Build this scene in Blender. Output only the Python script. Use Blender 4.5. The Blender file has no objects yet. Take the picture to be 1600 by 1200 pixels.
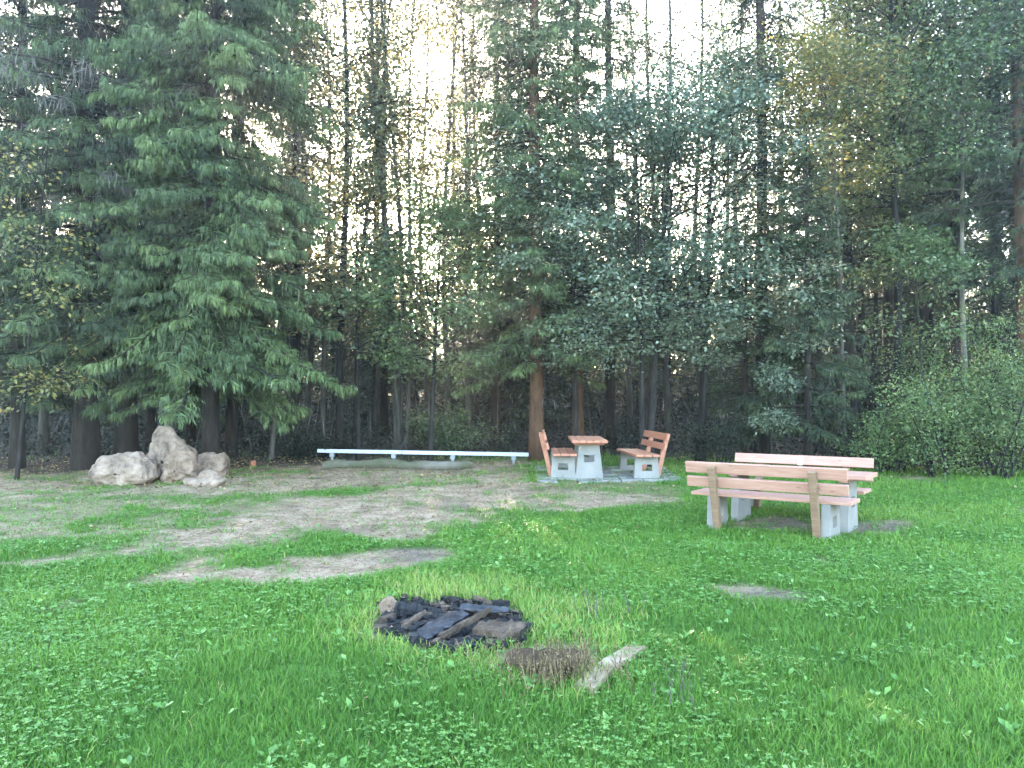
import bpy, math, random
import numpy as np
from mathutils import Vector, noise as mnoise

# ------------------------------------------------------------------ camera, world, sun, exposure
S = bpy.context.scene
COL = S.collection
F, CX, HOR, EYE = 1232.0, 800.0, 625.0, 1.65          # focal length, centre and horizon row in 1600x1200 pixels
PITCH = math.atan((HOR - 600.0) / F)
cam = bpy.data.cameras.new('camera'); camo = bpy.data.objects.new('camera', cam); COL.objects.link(camo)
cam.lens = 36.0 * F / 1600.0; cam.clip_end = 3000; cam.clip_start = 0.05
camo.location = (0, 0, EYE); camo.rotation_euler = (math.pi / 2 + PITCH, 0, 0)
S.camera = camo

SUN_EL, SUN_AZ = 10.5, -9.0                            # degrees; azimuth from +Y, negative to the left
w = bpy.data.worlds.new('World'); S.world = w; w.use_nodes = True
wn = w.node_tree
sky = wn.nodes.new('ShaderNodeTexSky'); sky.sky_type = 'NISHITA'; sky.sun_disc = False
sky.sun_elevation = math.radians(SUN_EL); sky.sun_rotation = math.radians(SUN_AZ)
sky.air_density = 1.0; sky.dust_density = 2.0; sky.ozone_density = 1.2
wn.links.new(sky.outputs[0], wn.nodes['Background'].inputs[0])
wn.nodes['Background'].inputs[1].default_value = 0.15
sl = bpy.data.lights.new('sun', 'SUN'); so = bpy.data.objects.new('sun', sl); COL.objects.link(so)
sl.energy = 4.0; sl.angle = math.radians(0.5); sl.color = (1.0, 0.80, 0.58)
sd = Vector((math.sin(math.radians(SUN_AZ)) * math.cos(math.radians(SUN_EL)), math.cos(math.radians(SUN_AZ)) * math.cos(math.radians(SUN_EL)), math.sin(math.radians(SUN_EL))))
so.rotation_euler = sd.to_track_quat('Z', 'Y').to_euler()
S.view_settings.view_transform = 'Standard'; S.view_settings.look = 'None'
S.view_settings.exposure = 4.9; S.view_settings.gamma = 1.0
S.render.engine = 'CYCLES'
S.cycles.max_bounces = 6; S.cycles.diffuse_bounces = 3; S.cycles.glossy_bounces = 1
S.cycles.transmission_bounces = 3; S.cycles.transparent_max_bounces = 4; S.cycles.volume_bounces = 0
S.cycles.use_denoising = True; S.cycles.caustics_reflective = False; S.cycles.caustics_refractive = False
HAZE = 0.0014

rng = np.random.default_rng(11)
random.seed(5)

# ------------------------------------------------------------------ ground shape and picture-to-place helpers
def sstep(a, b, x):
    t = np.clip((x - a) / (b - a), 0, 1); return t * t * (3 - 2 * t)
def gz(x, y):
    x = np.asarray(x, float); y = np.asarray(y, float)
    z = sstep(10, 24, y) * 0.30 + np.clip(y - 25, 0, 75) * 0.06
    z = z + 0.018 * np.sin(x * 1.3 + 0.4 * y) * np.sin(y * 1.1 + 0.7) + 0.010 * np.sin(x * 3.1 + 1.0) * np.sin(y * 2.7 - x)
    return z
def gz1(x, y): return float(gz(x, y))
def at(px, py):
    """the place on the ground seen at this spot of the photograph"""
    d0 = np.array([(px - CX) / F, 1.0, (600 - py) / F])
    c, s = math.cos(PITCH), math.sin(PITCH)
    dx, dy, dz = d0[0], d0[1] * c - d0[2] * s, d0[1] * s + d0[2] * c
    lo, hi = 0.5, 400.0
    t = 1.0
    while t < 300:
        if EYE + dz * t < gz1(dx * t, dy * t): break
        t *= 1.02
    lo, hi = t / 1.02, t
    for _ in range(30):
        m = (lo + hi) / 2
        if EYE + dz * m < gz1(dx * m, dy * m): hi = m
        else: lo = m
    return dx * hi, dy * hi
def spot(px, d):
    x = (px - CX) / F * d
    return x, d, gz1(x, d)

# ------------------------------------------------------------------ object helpers
def tag(o, label=None, cat=None, group=None, kind=None):
    if label: o['label'] = label
    if cat: o['category'] = cat
    if group: o['group'] = group
    if kind: o['kind'] = kind
    return o
def empty(name, loc, rz=0.0, label=None, cat=None, group=None):
    o = bpy.data.objects.new(name, None); COL.objects.link(o)
    o.location = loc; o.rotation_euler = (0, 0, rz); o.empty_display_size = 0.2
    return tag(o, label, cat, group)
class MB:
    """collects quads and links them as one mesh object"""
    def __init__(s): s.v = []; s.f = []; s.m = []; s.t = []; s.n = 0
    def add(s, v, f, mat=0, tint=0.5):
        v = np.asarray(v, np.float32).reshape(-1, 3); f = np.asarray(f, np.int64).reshape(-1, 4)
        s.v.append(v); s.f.append(f + s.n); s.m.append(np.full(len(f), mat, np.int32) if np.isscalar(mat) else np.asarray(mat, np.int32))
        s.t.append(np.full(len(v), tint, np.float32) if np.isscalar(tint) else np.asarray(tint, np.float32))
        s.n += len(v)
    def build(s, name, mats, parent=None, smooth=False, bevel=0.0):
        me = bpy.data.meshes.new(name)
        v = np.concatenate(s.v); f = np.concatenate(s.f); m = np.concatenate(s.m); t = np.concatenate(s.t)
        me.vertices.add(len(v)); me.vertices.foreach_set('co', v.ravel())
        me.loops.add(len(f) * 4); me.loops.foreach_set('vertex_index', f.ravel().astype(np.int32))
        me.polygons.add(len(f)); me.polygons.foreach_set('loop_start', np.arange(0, len(f) * 4, 4, dtype=np.int32))
        me.polygons.foreach_set('loop_total', np.full(len(f), 4, np.int32))
        me.polygons.foreach_set('material_index', m)
        me.polygons.foreach_set('use_smooth', np.full(len(f), bool(smooth)))
        a = me.attributes.new('tint', 'FLOAT', 'POINT'); a.data.foreach_set('value', t)
        for k in (mats if isinstance(mats, (list, tuple)) else [mats]): me.materials.append(k)
        me.update(calc_edges=True); me.validate()
        o = bpy.data.objects.new(name, me); COL.objects.link(o)
        if parent: o.parent = parent
        if bevel:
            b = o.modifiers.new('bevel', 'BEVEL'); b.width = bevel; b.segments = 2; b.limit_method = 'ANGLE'; b.angle_limit = 0.6
        return o
BOXF = np.array([[0, 3, 2, 1], [4, 5, 6, 7], [0, 1, 5, 4], [1, 2, 6, 5], [2, 3, 7, 6], [3, 0, 4, 7]])
def hexa(mb, bottom, top, tint=0.5, mat=0):
    """six-faced block from four bottom and four top corners"""
    mb.add(np.array(list(bottom) + list(top)), BOXF, mat, tint)
def box(mb, x0, x1, y0, y1, z0, z1, tint=0.5, mat=0):
    hexa(mb, [(x0, y0, z0), (x1, y0, z0), (x1, y1, z0), (x0, y1, z0)], [(x0, y0, z1), (x1, y0, z1), (x1, y1, z1), (x0, y1, z1)], tint, mat)
def tube(mb, pts, rad, sides=6, mat=0, tint=0.5, cap=True):
    P = np.asarray(pts, float); n = len(P); R = np.asarray(rad, float) * np.ones(n)
    T = np.gradient(P, axis=0); T /= np.linalg.norm(T, axis=1)[:, None] + 1e-9
    up = np.array([0, 0, 1.0]) if abs(T[:, 2]).mean() < 0.8 else np.array([1.0, 0, 0])
    A = np.cross(T, up); A /= np.linalg.norm(A, axis=1)[:, None] + 1e-9
    B = np.cross(T, A)
    th = np.arange(sides) * 2 * math.pi / sides
    V = P[:, None] + R[:, None, None] * (A[:, None] * np.cos(th)[None, :, None] + B[:, None] * np.sin(th)[None, :, None])
    V = V.reshape(-1, 3)
    i = np.arange(n - 1)[:, None] * sides; j = np.arange(sides)[None]; k = (j + 1) % sides
    Fc = np.stack([i + j, i + sides + j, i + sides + k, i + k], -1).reshape(-1, 4)
    if cap and sides in (4, 6, 8, 10, 12):
        caps = []
        for base in (0, (n - 1) * sides):
            for q in range(1, sides - 2, 2): caps.append([base, base + q, base + q + 1, base + q + 2])
        Fc = np.concatenate([Fc, np.array(caps)])
    mb.add(V, Fc, mat, tint)
def unit(a): return a / (np.linalg.norm(a, axis=-1, keepdims=True) + 1e-9)
def kites(mb, c, d, nrm, ln, wd, mat=0, tint=0.5, mid=0.45):
    """leaf shaped quads: base c, direction d, face normal nrm"""
    c = np.asarray(c, float); d = unit(np.asarray(d, float)); s = unit(np.cross(d, nrm))
    ln = (np.asarray(ln, float) * np.ones(len(c)))[:, None]; wd = (np.asarray(wd, float) * np.ones(len(c)))[:, None]
    nn = np.cross(s, d)
    V = np.stack([c, c + d * ln * mid + s * wd / 2 + nn * wd * .12, c + d * ln, c + d * ln * mid - s * wd / 2 + nn * wd * .12], 1)
    n = len(c); Fc = np.arange(n * 4).reshape(n, 4)
    t = np.repeat(np.asarray(tint, np.float32) * np.ones(n, np.float32), 4)
    mb.add(V.reshape(-1, 3), Fc, mat, t)

# ------------------------------------------------------------------ materials
def mat(name):
    m = bpy.data.materials.new(name); m.use_nodes = True
    nt = m.node_tree; b = nt.nodes['Principled BSDF']
    return m, nt, b
def ramp(nt, fac, stops):
    r = nt.nodes.new('ShaderNodeValToRGB'); e = r.color_ramp.elements
    while len(e) < len(stops): e.new(0.5)
    for k, (p, c) in enumerate(stops): e[k].position = p; e[k].color = (*c, 1)
    if fac is not None: nt.links.new(fac, r.inputs[0])
    return r.outputs[0]
def attr(nt, n='tint'):
    a = nt.nodes.new('ShaderNodeAttribute'); a.attribute_name = n; return a.outputs['Fac']
def nz(nt, scale, detail=4, rough=0.6, vec=None, dist=0.0):
    t = nt.nodes.new('ShaderNodeTexNoise'); t.inputs['Scale'].default_value = scale; t.inputs['Detail'].default_value = detail
    t.inputs['Roughness'].default_value = rough; t.inputs['Distortion'].default_value = dist
    nt.links.new(vec if vec is not None else coord(nt), t.inputs['Vector'])
    return t.outputs['Fac']
def coord(nt, scale=(1, 1, 1), kind='Object'):
    tc = nt.nodes.new('ShaderNodeTexCoord'); mp = nt.nodes.new('ShaderNodeMapping'); mp.inputs['Scale'].default_value = scale
    nt.links.new(tc.outputs[kind], mp.inputs[0]); return mp.outputs[0]
def math_(nt, op, a, b=None):
    n = nt.nodes.new('ShaderNodeMath'); n.operation = op
    for k, q in enumerate((a, b)):
        if q is None: continue
        if isinstance(q, (int, float)): n.inputs[k].default_value = q
        else: nt.links.new(q, n.inputs[k])
    return n.outputs[0]
def mixc(nt, fac, a, b):
    n = nt.nodes.new('ShaderNodeMix'); n.data_type = 'RGBA'
    for sck, q in ((n.inputs[0], fac), (n.inputs[6], a), (n.inputs[7], b)):
        if isinstance(q, tuple): sck.default_value = (*q, 1)
        elif isinstance(q, (int, float)): sck.default_value = q
        else: nt.links.new(q, sck)
    return n.outputs[2]
def bump(nt, b, h, strength=0.5, dist=0.02):
    n = nt.nodes.new('ShaderNodeBump'); n.inputs['Strength'].default_value = strength; n.inputs['Distance'].default_value = dist
    nt.links.new(h, n.inputs['Height']); nt.links.new(n.outputs[0], b.inputs['Normal'])

def leaf_mat(name, stops, trans=0.35, rough=0.5, spec=0.35):
    m, nt, b = mat(name)
    c = ramp(nt, attr(nt), stops)
    nt.links.new(c, b.inputs['Base Color']); b.inputs['Roughness'].default_value = rough; b.inputs['Specular IOR Level'].default_value = spec
    t = nt.nodes.new('ShaderNodeBsdfTranslucent'); nt.links.new(c, t.inputs['Color'])
    mx = nt.nodes.new('ShaderNodeMixShader'); mx.inputs[0].default_value = trans
    nt.links.new(b.outputs[0], mx.inputs[1]); nt.links.new(t.outputs[0], mx.inputs[2])
    nt.links.new(mx.outputs[0], nt.nodes['Material Output'].inputs['Surface'])
    return m
M = {}
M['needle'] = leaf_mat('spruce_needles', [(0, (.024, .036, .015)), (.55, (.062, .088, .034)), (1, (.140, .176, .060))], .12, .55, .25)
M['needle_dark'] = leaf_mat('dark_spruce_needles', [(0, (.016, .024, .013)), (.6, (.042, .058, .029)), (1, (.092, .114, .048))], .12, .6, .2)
M['dead_twig'] = leaf_mat('dead_spruce_twigs', [(0, (.055, .048, .042)), (1, (.16, .14, .12))], .0, .8, .1)
M['leaf_green'] = leaf_mat('green_leaves', [(0, (.040, .066, .026)), (.6, (.098, .140, .052)), (1, (.175, .210, .078))], .35, .42, .5)
M['leaf_blue'] = leaf_mat('blue_green_leaves', [(0, (.050, .074, .044)), (.6, (.128, .160, .098)), (1, (.23, .25, .155))], .32, .36, .6)
M['leaf_olive'] = leaf_mat('olive_leaves', [(0, (.070, .080, .040)), (.6, (.145, .150, .078)), (.85, (.23, .20, .09)), (1, (.34, .23, .07))], .35)
M['leaf_yellow'] = leaf_mat('yellowing_leaves', [(0, (.080, .100, .035)), (.5, (.17, .165, .055)), (1, (.34, .23, .06))], .38)
M['leaf_shrub'] = leaf_mat('shrub_leaves', [(0, (.045, .080, .028)), (.6, (.105, .155, .052)), (1, (.19, .225, .078))], .32)
M['leaf_far'] = leaf_mat('far_leaves', [(0, (.030, .048, .028)), (.6, (.075, .095, .04)), (1, (.24, .18, .06))], .4)
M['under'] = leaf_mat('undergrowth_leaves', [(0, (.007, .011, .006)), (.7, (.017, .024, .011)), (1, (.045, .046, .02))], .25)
M['grass'] = leaf_mat('grass_blades', [(0, (.046, .118, .014)), (.5, (.106, .210, .030)), (.8, (.195, .290, .054)), (.88, (.28, .28, .08)), (1, (.32, .26, .13))], .35, .6, .2)
M['clover'] = leaf_mat('clover_leaves', [(0, (.046, .128, .018)), (.6, (.092, .205, .034)), (1, (.165, .275, .070))], .28, .42, .4)
M['dry_grass'] = leaf_mat('dry_grass_stalks', [(0, (.05, .034, .02)), (.5, (.13, .095, .052)), (1, (.27, .205, .115))], .2, .7, .1)
M['litter'] = leaf_mat('fallen_leaf', [(0, (.07, .04, .022)), (.45, (.18, .118, .066)), (.85, (.32, .22, .11)), (1, (.40, .29, .09))], .2, .7, .2)

def bark(name, c0, c1, sc=6):
    m, nt, b = mat(name)
    v = coord(nt, (1, 1, .18))
    n = nz(nt, sc * 2, 6, .7, v)
    n2 = nz(nt, 1.1, 3, .5)
    f = math_(nt, 'ADD', math_(nt, 'MULTIPLY', n, .75), math_(nt, 'MULTIPLY', n2, .35))
    nt.links.new(ramp(nt, f, [(.38, c0), (.72, c1)]), b.inputs['Base Color'])
    b.inputs['Roughness'].default_value = .9; b.inputs['Specular IOR Level'].default_value = .15
    bump(nt, b, n, .8, .04)
    return m
M['bark_spruce'] = bark('spruce_bark', (.012, .0095, .008), (.048, .036, .028))  # canopy shade is put into this colour, darker than real spruce bark
M['bark_red'] = bark('red_brown_spruce_bark', (.038, .021, .013), (.125, .066, .038))
M['bark_grey'] = bark('grey_bark', (.030, .027, .023), (.11, .098, .084))
M['bark_dark'] = bark('dark_bark', (.009, .008, .007), (.036, .031, .027))
M['bark_pale'] = bark('pale_bark', (.07, .06, .048), (.22, .185, .15))

def wood(name, c0, c1, c2):
    m, nt, b = mat(name)
    v = coord(nt, (1.2, 14, 14))
    n = nz(nt, 3, 6, .65, v, .6)
    n2 = nz(nt, 1.7, 2, .5)
    c = ramp(nt, n, [(.25, c0), (.5, c1), (.75, c2)])
    oi = nt.nodes.new('ShaderNodeObjectInfo')
    c2_ = mixc(nt, math_(nt, 'MULTIPLY', n2, .35), c, tuple(q * .6 for q in c0))
    kn = nt.nodes.new('ShaderNodeTexVoronoi'); kn.inputs['Scale'].default_value = 2.3
    nt.links.new(coord(nt, (1, 3, 3)), kn.inputs['Vector'])
    kf = ramp(nt, kn.outputs['Distance'], [(.03, (1, 1, 1)), (.09, (0, 0, 0))])
    c3 = mixc(nt, math_(nt, 'MULTIPLY', kf, .6), c2_, tuple(q * .35 for q in c0))
    nt.links.new(c3, b.inputs['Base Color']); b.inputs['Roughness'].default_value = .55; b.inputs['Specular IOR Level'].default_value = .35
    bump(nt, b, n, .25, .004)
    return m
M['wood'] = wood('larch_planks', (.27, .128, .088), (.36, .188, .136), (.44, .258, .198))
M['wood_red'] = wood('red_larch_planks', (.24, .085, .048), (.34, .135, .078), (.41, .195, .12))
M['pale_cleat'] = wood('fresh_cut_wood', (.52, .44, .36), (.62, .55, .47), (.70, .64, .57))
M['wood_post'] = wood('weathered_post_wood', (.13, .075, .045), (.20, .12, .075), (.28, .18, .115))
def mineral(name, stops, sc, bs=.5, rough=.9, bd=.02, stain=None):
    m, nt, b = mat(name)
    n = nz(nt, sc, 8, .65); n2 = nz(nt, sc * .22, 4, .6, None, .5)
    f = math_(nt, 'ADD', math_(nt, 'MULTIPLY', n, .5), math_(nt, 'MULTIPLY', n2, .5))
    c = ramp(nt, f, stops)
    if stain:
        n3 = nz(nt, sc * .6, 6, .7, coord(nt, (1, 1, .35)), 1.0)
        c = mixc(nt, ramp(nt, n3, [(.56, (0, 0, 0)), (.70, (1, 1, 1))]), c, stain)
    nt.links.new(c, b.inputs['Base Color']); b.inputs['Roughness'].default_value = rough; b.inputs['Specular IOR Level'].default_value = .2
    bump(nt, b, n, bs, bd)
    return m
M['concrete'] = mineral('cast_concrete', [(.3, (.15, .138, .125)), (.6, (.225, .208, .192)), (.8, (.27, .252, .235))], 3.5, .15, .9, .004)
M['paving'] = mineral('concrete_paving', [(.3, (.13, .12, .105)), (.6, (.20, .188, .172)), (.8, (.27, .255, .24))], 5, .4, .9, .01, (.09, .085, .06))
M['rock'] = mineral('limestone', [(.36, (.07, .048, .036)), (.44, (.17, .118, .086)), (.56, (.29, .207, .153)), (.7, (.365, .275, .212))], 5.5, 1.0, .9, .08, (.075, .052, .038))
M['rock_tan'] = mineral('tan_limestone', [(.36, (.07, .046, .032)), (.48, (.18, .12, .083)), (.66, (.31, .226, .168))], 7, 1.0, .9, .06, (.075, .052, .04))
M['metal'] = mineral('galvanised_metal', [(.3, (.30, .305, .31)), (.7, (.42, .425, .43))], 6, .05, .45)
M['metal_leg'] = mineral('dull_metal', [(.3, (.16, .165, .17)), (.7, (.27, .275, .28))], 9, .05, .6)
M['char'] = mineral('charred_wood', [(.36, (.004, .004, .005)), (.56, (.011, .011, .013)), (.68, (.035, .035, .04)), (.78, (.10, .097, .095))], 26, 1.0, .5, .02)
M['char_plank'] = mineral('charred_plank_wood', [(.36, (.007, .007, .009)), (.5, (.022, .023, .028)), (.64, (.060, .061, .068)), (.76, (.13, .125, .12))], 20, .6, .45, .02)
M['split_log'] = mineral('half_burnt_bark', [(.34, (.018, .012, .009)), (.52, (.064, .044, .031)), (.7, (.14, .10, .074))], 16, .9, .9, .02)
M['mossy'] = mineral('mossy_old_wood', [(.34, (.03, .034, .014)), (.46, (.065, .062, .036)), (.56, (.105, .09, .07)), (.7, (.17, .15, .125))], 3.2, .8, .9, .03)
M['rotten'] = mineral('rotten_wood', [(.34, (.016, .010, .006)), (.52, (.058, .037, .022)), (.7, (.13, .088, .058))], 12, 1.0, .95, .03)
M['pale_wood'] = mineral('pale_weathered_wood', [(.34, (.075, .046, .026)), (.5, (.22, .162, .108)), (.68, (.33, .27, .205))], 9, .5, .8, .01)
M['brick'] = mineral('red_clay', [(.3, (.22, .07, .04)), (.7, (.36, .13, .08))], 20, .5)

# ------------------------------------------------------------------ ground
def W(poly): return np.array([at(*p) for p in poly])
def pdist(poly, X, Y):
    """signed distance to a polygon on the ground, negative inside"""
    n = len(poly); D = np.full(X.shape, 1e9); ins = np.zeros(X.shape, bool)
    for k in range(n):
        ax, ay = poly[k]; bx, by = poly[(k + 1) % n]
        ex, ey = bx - ax, by - ay
        t = np.clip(((X - ax) * ex + (Y - ay) * ey) / (ex * ex + ey * ey + 1e-9), 0, 1)
        D = np.minimum(D, np.hypot(X - ax - t * ex, Y - ay - t * ey))
        c = ((ay > Y) != (by > Y)) & (X < ex * (Y - ay) / (ey + 1e-12) + ax)
        ins ^= c
    return np.where(ins, -D, D)
SOILS = [  # outline in the photograph, edge softness in metres, strength
    (W([(150, 850), (300, 815), (400, 785), (540, 768), (700, 752), (830, 752), (1060, 772), (1085, 785), (950, 797), (830, 806), (735, 818), (695, 848), (640, 852), (560, 838), (520, 836), (450, 852), (390, 858), (300, 868), (165, 868)]), .55, .98),
    (W([(160, 920), (240, 885), (330, 862), (400, 862), (360, 880), (450, 874), (590, 856), (690, 850), (700, 872), (640, 892), (540, 908), (430, 914), (330, 921), (260, 917)]), .22, 1.0),
    (W([(10, 880), (90, 866), (160, 852), (170, 868), (60, 886)]), .3, .9),
    (W([(-200, 772), (430, 774), (425, 798), (270, 832), (120, 850), (-200, 856)]), .8, .74),
    (W([(200, 802), (280, 782), (370, 786), (330, 798)]), .35, .85),
    (W([(40, 955), (120, 930), (170, 938), (80, 966)]), .2, .7),
    (W([(0, 722), (420, 719), (560, 717), (830, 716), (840, 752), (560, 765), (330, 782), (0, 786), (-200, 786), (-200, 724)]), .6, .92),
    (W([(1125, 828), (1180, 808), (1270, 806), (1340, 812), (1425, 815), (1420, 838), (1330, 836), (1270, 838), (1180, 830)]), .22, .95),
    (W([(1128, 918), (1190, 914), (1250, 924), (1318, 930), (1310, 942), (1220, 938), (1150, 936)]), .22, .95),
    (W([(1250, 868), (1300, 868), (1310, 880), (1260, 880)]), .14, .8),
    (W([(1375, 742), (1480, 744), (1490, 751), (1390, 750)]), .3, .85),
    (W([(1555, 792), (1640, 794), (1640, 803), (1570, 802)]), .3, .7),
    (W([(600, 938), (700, 934), (790, 948), (830, 975), (815, 1003), (730, 1022), (650, 1008), (600, 985)]), .14, 1.0),
    (W([(780, 1010), (850, 1000), (930, 995), (940, 1040), (905, 1078), (820, 1062)]), .16, .9),
    (W([(835, 738), (1000, 736), (1080, 768), (1010, 790), (850, 760)]), .25, .55),
]
WET = [W([(590, 852), (650, 846), (700, 850), (705, 874), (640, 884), (600, 872)]), W([(1120, 912), (1190, 908), (1250, 918), (1330, 926), (1320, 948), (1220, 944), (1140, 942)]), W([(1140, 828), (1180, 808), (1270, 806), (1345, 812), (1430, 815), (1425, 842), (1330, 838), (1270, 840), (1180, 832)])]
DRY = W([(560, 935), (640, 900), (800, 900), (930, 935), (1020, 1000), (1010, 1075), (900, 1095), (760, 1050), (640, 1045), (550, 1000)])
ASH = W([(600, 938), (700, 934), (790, 948), (830, 975), (815, 1003), (730, 1022), (650, 1008), (600, 985)])
def vnoise(X, Y, sc, seed=0):
    """smooth value noise on arrays"""
    x = X * sc + 37.3 + seed * 11.7; y = Y * sc + 91.1 - seed * 7.3
    xi = np.floor(x).astype(np.int64); yi = np.floor(y).astype(np.int64); fx = x - xi; fy = y - yi
    fx = fx * fx * (3 - 2 * fx); fy = fy * fy * (3 - 2 * fy)
    def h(a, b):
        q = (a * 374761393 + b * 668265263 + seed * 974711) & 0xffffffff
        q = ((q ^ (q >> 13)) * 1274126177) & 0xffffffff
        return ((q ^ (q >> 16)) & 0xffff) / 65535.0
    return (h(xi, yi) * (1 - fx) + h(xi + 1, yi) * fx) * (1 - fy) + (h(xi, yi + 1) * (1 - fx) + h(xi + 1, yi + 1) * fx) * fy
def fbm(X, Y, sc, seed=0):
    return (vnoise(X, Y, sc, seed) * .5 + vnoise(X, Y, sc * 2.1, seed + 1) * .3 + vnoise(X, Y, sc * 4.3, seed + 2) * .2)
def edge_y(X):   # where the forest floor starts
    return 18.3 + 1.2 * np.sin(X * .23 + 1.0) + np.clip(-X - 4, 0, 20) * -.12 + np.clip(X - 5, 0, 20) * -.22
def masks(X, Y):
    n = fbm(X, Y, 1.4, 3) - .5
    soil = np.zeros(X.shape)
    for poly, soft, st in SOILS:
        d = pdist(poly, X, Y) + n * soft * 2.2
        soil = np.maximum(soil, st * (1 - sstep(-soft, soft * .6, d)))
    patch = fbm(X, Y, 1.0, 9)
    fine_ = fbm(X, Y, 3.4, 13)
    soil = np.clip(soil - (sstep(.60, .70, patch) * .42 + sstep(.52, .76, fine_) * .34) * (soil > 0), 0, 1)
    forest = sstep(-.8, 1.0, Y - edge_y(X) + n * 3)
    dry = 1 - sstep(-.35, .25, pdist(DRY, X, Y) + n * .6)
    ash = 1 - sstep(-.12, .08, pdist(ASH, X, Y) + n * .3)
    return soil, forest, dry, ash
def axis_(lo, hi, step, far):
    a = np.arange(lo, hi + 1e-6, step); g = []; q = step; p = hi
    while p < far: q *= 1.22; p += q; g.append(p)
    g2 = []; q = step; p = lo
    while p > -far: q *= 1.22; p -= q; g2.append(p)
    return np.concatenate([np.array(g2[::-1]), a, np.array(g)])
gx = axis_(-17, 19, .10, 330); gy = axis_(2.2, 24, .09, 330)
GX, GY = np.meshgrid(gx, gy); SOIL, FOR, DRYM, ASHM = masks(GX, GY)
WETM = np.zeros(GX.shape)
for q in WET: WETM = np.maximum(WETM, 1 - sstep(-.3, .25, pdist(q, GX, GY) + (fbm(GX, GY, 3, 41) - .5) * .9))
GZ = gz(GX, GY)
near = (GY > 0) & (GY < 30) & (abs(GX) < 24)
rough = (fbm(GX, GY, 6.0, 21) - .5) * .05 + (fbm(GX, GY, 2.2, 31) - .5) * .06
GZ = GZ + np.where(near, rough * (.25 + .75 * np.maximum(SOIL, FOR * .8)) - SOIL * .02, 0)
mb = MB(); ny, nx = GX.shape
ii = np.arange(ny - 1)[:, None] * nx + np.arange(nx - 1)[None]
mb.add(np.stack([GX, GY, GZ], -1).reshape(-1, 3), np.stack([ii, ii + 1, ii + nx + 1, ii + nx], -1).reshape(-1, 4))
gm, nt, b = mat('meadow_soil')
n1 = nz(nt, 3.0, 6, .7); n2 = nz(nt, 24, 5, .75); n3 = nz(nt, .55, 3, .55)
soilc = ramp(nt, math_(nt, 'ADD', math_(nt, 'MULTIPLY', n1, .6), math_(nt, 'MULTIPLY', n2, .4)), [(.35, (.080, .050, .030)), (.48, (.245, .163, .105)), (.60, (.375, .272, .19))])
soilc = mixc(nt, ramp(nt, n3, [(.52, (0, 0, 0)), (.68, (.55, .55, .55))]), soilc, (.115, .08, .056))
turf = ramp(nt, math_(nt, 'ADD', math_(nt, 'MULTIPLY', n1, .5), math_(nt, 'MULTIPLY', n2, .5)), [(.32, (.024, .058, .008)), (.55, (.050, .120, .014)), (.75, (.085, .165, .022))])
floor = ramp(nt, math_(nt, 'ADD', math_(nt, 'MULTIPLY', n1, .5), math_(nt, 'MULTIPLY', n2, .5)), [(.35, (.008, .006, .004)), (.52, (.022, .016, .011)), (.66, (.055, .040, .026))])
soilc = mixc(nt, math_(nt, 'MULTIPLY', attr(nt, 'wet'), .65), soilc, ramp(nt, n2, [(.3, (.045, .036, .030)), (.6, (.10, .085, .072)), (.75, (.20, .18, .16))]))
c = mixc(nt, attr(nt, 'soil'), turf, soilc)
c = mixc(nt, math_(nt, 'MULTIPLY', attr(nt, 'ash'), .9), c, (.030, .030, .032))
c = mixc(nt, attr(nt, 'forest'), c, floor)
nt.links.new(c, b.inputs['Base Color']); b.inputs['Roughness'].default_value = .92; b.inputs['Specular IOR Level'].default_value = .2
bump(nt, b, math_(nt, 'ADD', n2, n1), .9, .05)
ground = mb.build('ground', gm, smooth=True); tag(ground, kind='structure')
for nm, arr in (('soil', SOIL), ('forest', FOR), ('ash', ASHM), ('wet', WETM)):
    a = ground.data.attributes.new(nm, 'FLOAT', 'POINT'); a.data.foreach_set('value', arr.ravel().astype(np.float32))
# exact ground height for things standing on it
def hg(x, y):
    X = np.array([x], float); Y = np.array([y], float)
    s, f, _, _ = masks(X, Y)
    r = (fbm(X, Y, 6.0, 21) - .5) * .05 + (fbm(X, Y, 2.2, 31) - .5) * .06
    ok = (Y > 0) & (Y < 30) & (abs(X) < 24)
    return float((gz(X, Y) + np.where(ok, r * (.25 + .75 * np.maximum(s, f * .8)) - s * .02, 0))[0])
def hgv(X, Y, s=None, f=None):
    if s is None: s, f, _, _ = masks(X, Y)
    r = (fbm(X, Y, 6.0, 21) - .5) * .05 + (fbm(X, Y, 2.2, 31) - .5) * .06
    return gz(X, Y) + r * (.25 + .75 * np.maximum(s, f * .8)) - s * .02

# ------------------------------------------------------------------ trees
def path(p0, d0, length, n, wob, lift, r):
    """wandering polyline"""
    P = [np.array(p0, float)]; d = unit(np.array(d0, float))
    for _ in range(n):
        d = unit(d + r.normal(0, wob, 3) + np.array([0, 0, lift])); P.append(P[-1] + d * length / n)
    return np.array(P)
def trunk_mesh(r, H, rad, lean=(0, 0), wob=.02, sides=10, flare=1.28, stop=1.0):
    n = 18; z = np.linspace(-.15, H * stop, n)
    ph = r.uniform(0, 6.28, 4)
    x = lean[0] * (z / H) + wob * H * .12 * (np.sin(z * .45 + ph[0]) - math.sin(ph[0])) * np.clip(z / 3, 0, 1)
    y = lean[1] * (z / H) + wob * H * .12 * (np.sin(z * .37 + ph[1]) - math.sin(ph[1])) * np.clip(z / 3, 0, 1)
    R = rad * np.clip(1 - .88 * np.clip(z, 0, None) / H, .05, 1) * (1 + (flare - 1) * np.exp(-np.clip(z, 0, None) / .35))
    return np.stack([x, y, z], 1), R
def along(P, t):
    k = np.clip(np.asarray(t) * (len(P) - 1), 0, len(P) - 1 - 1e-6); i = k.astype(int); f = (k - i)[..., None]
    return P[i] * (1 - f) + P[i + 1] * f

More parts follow.
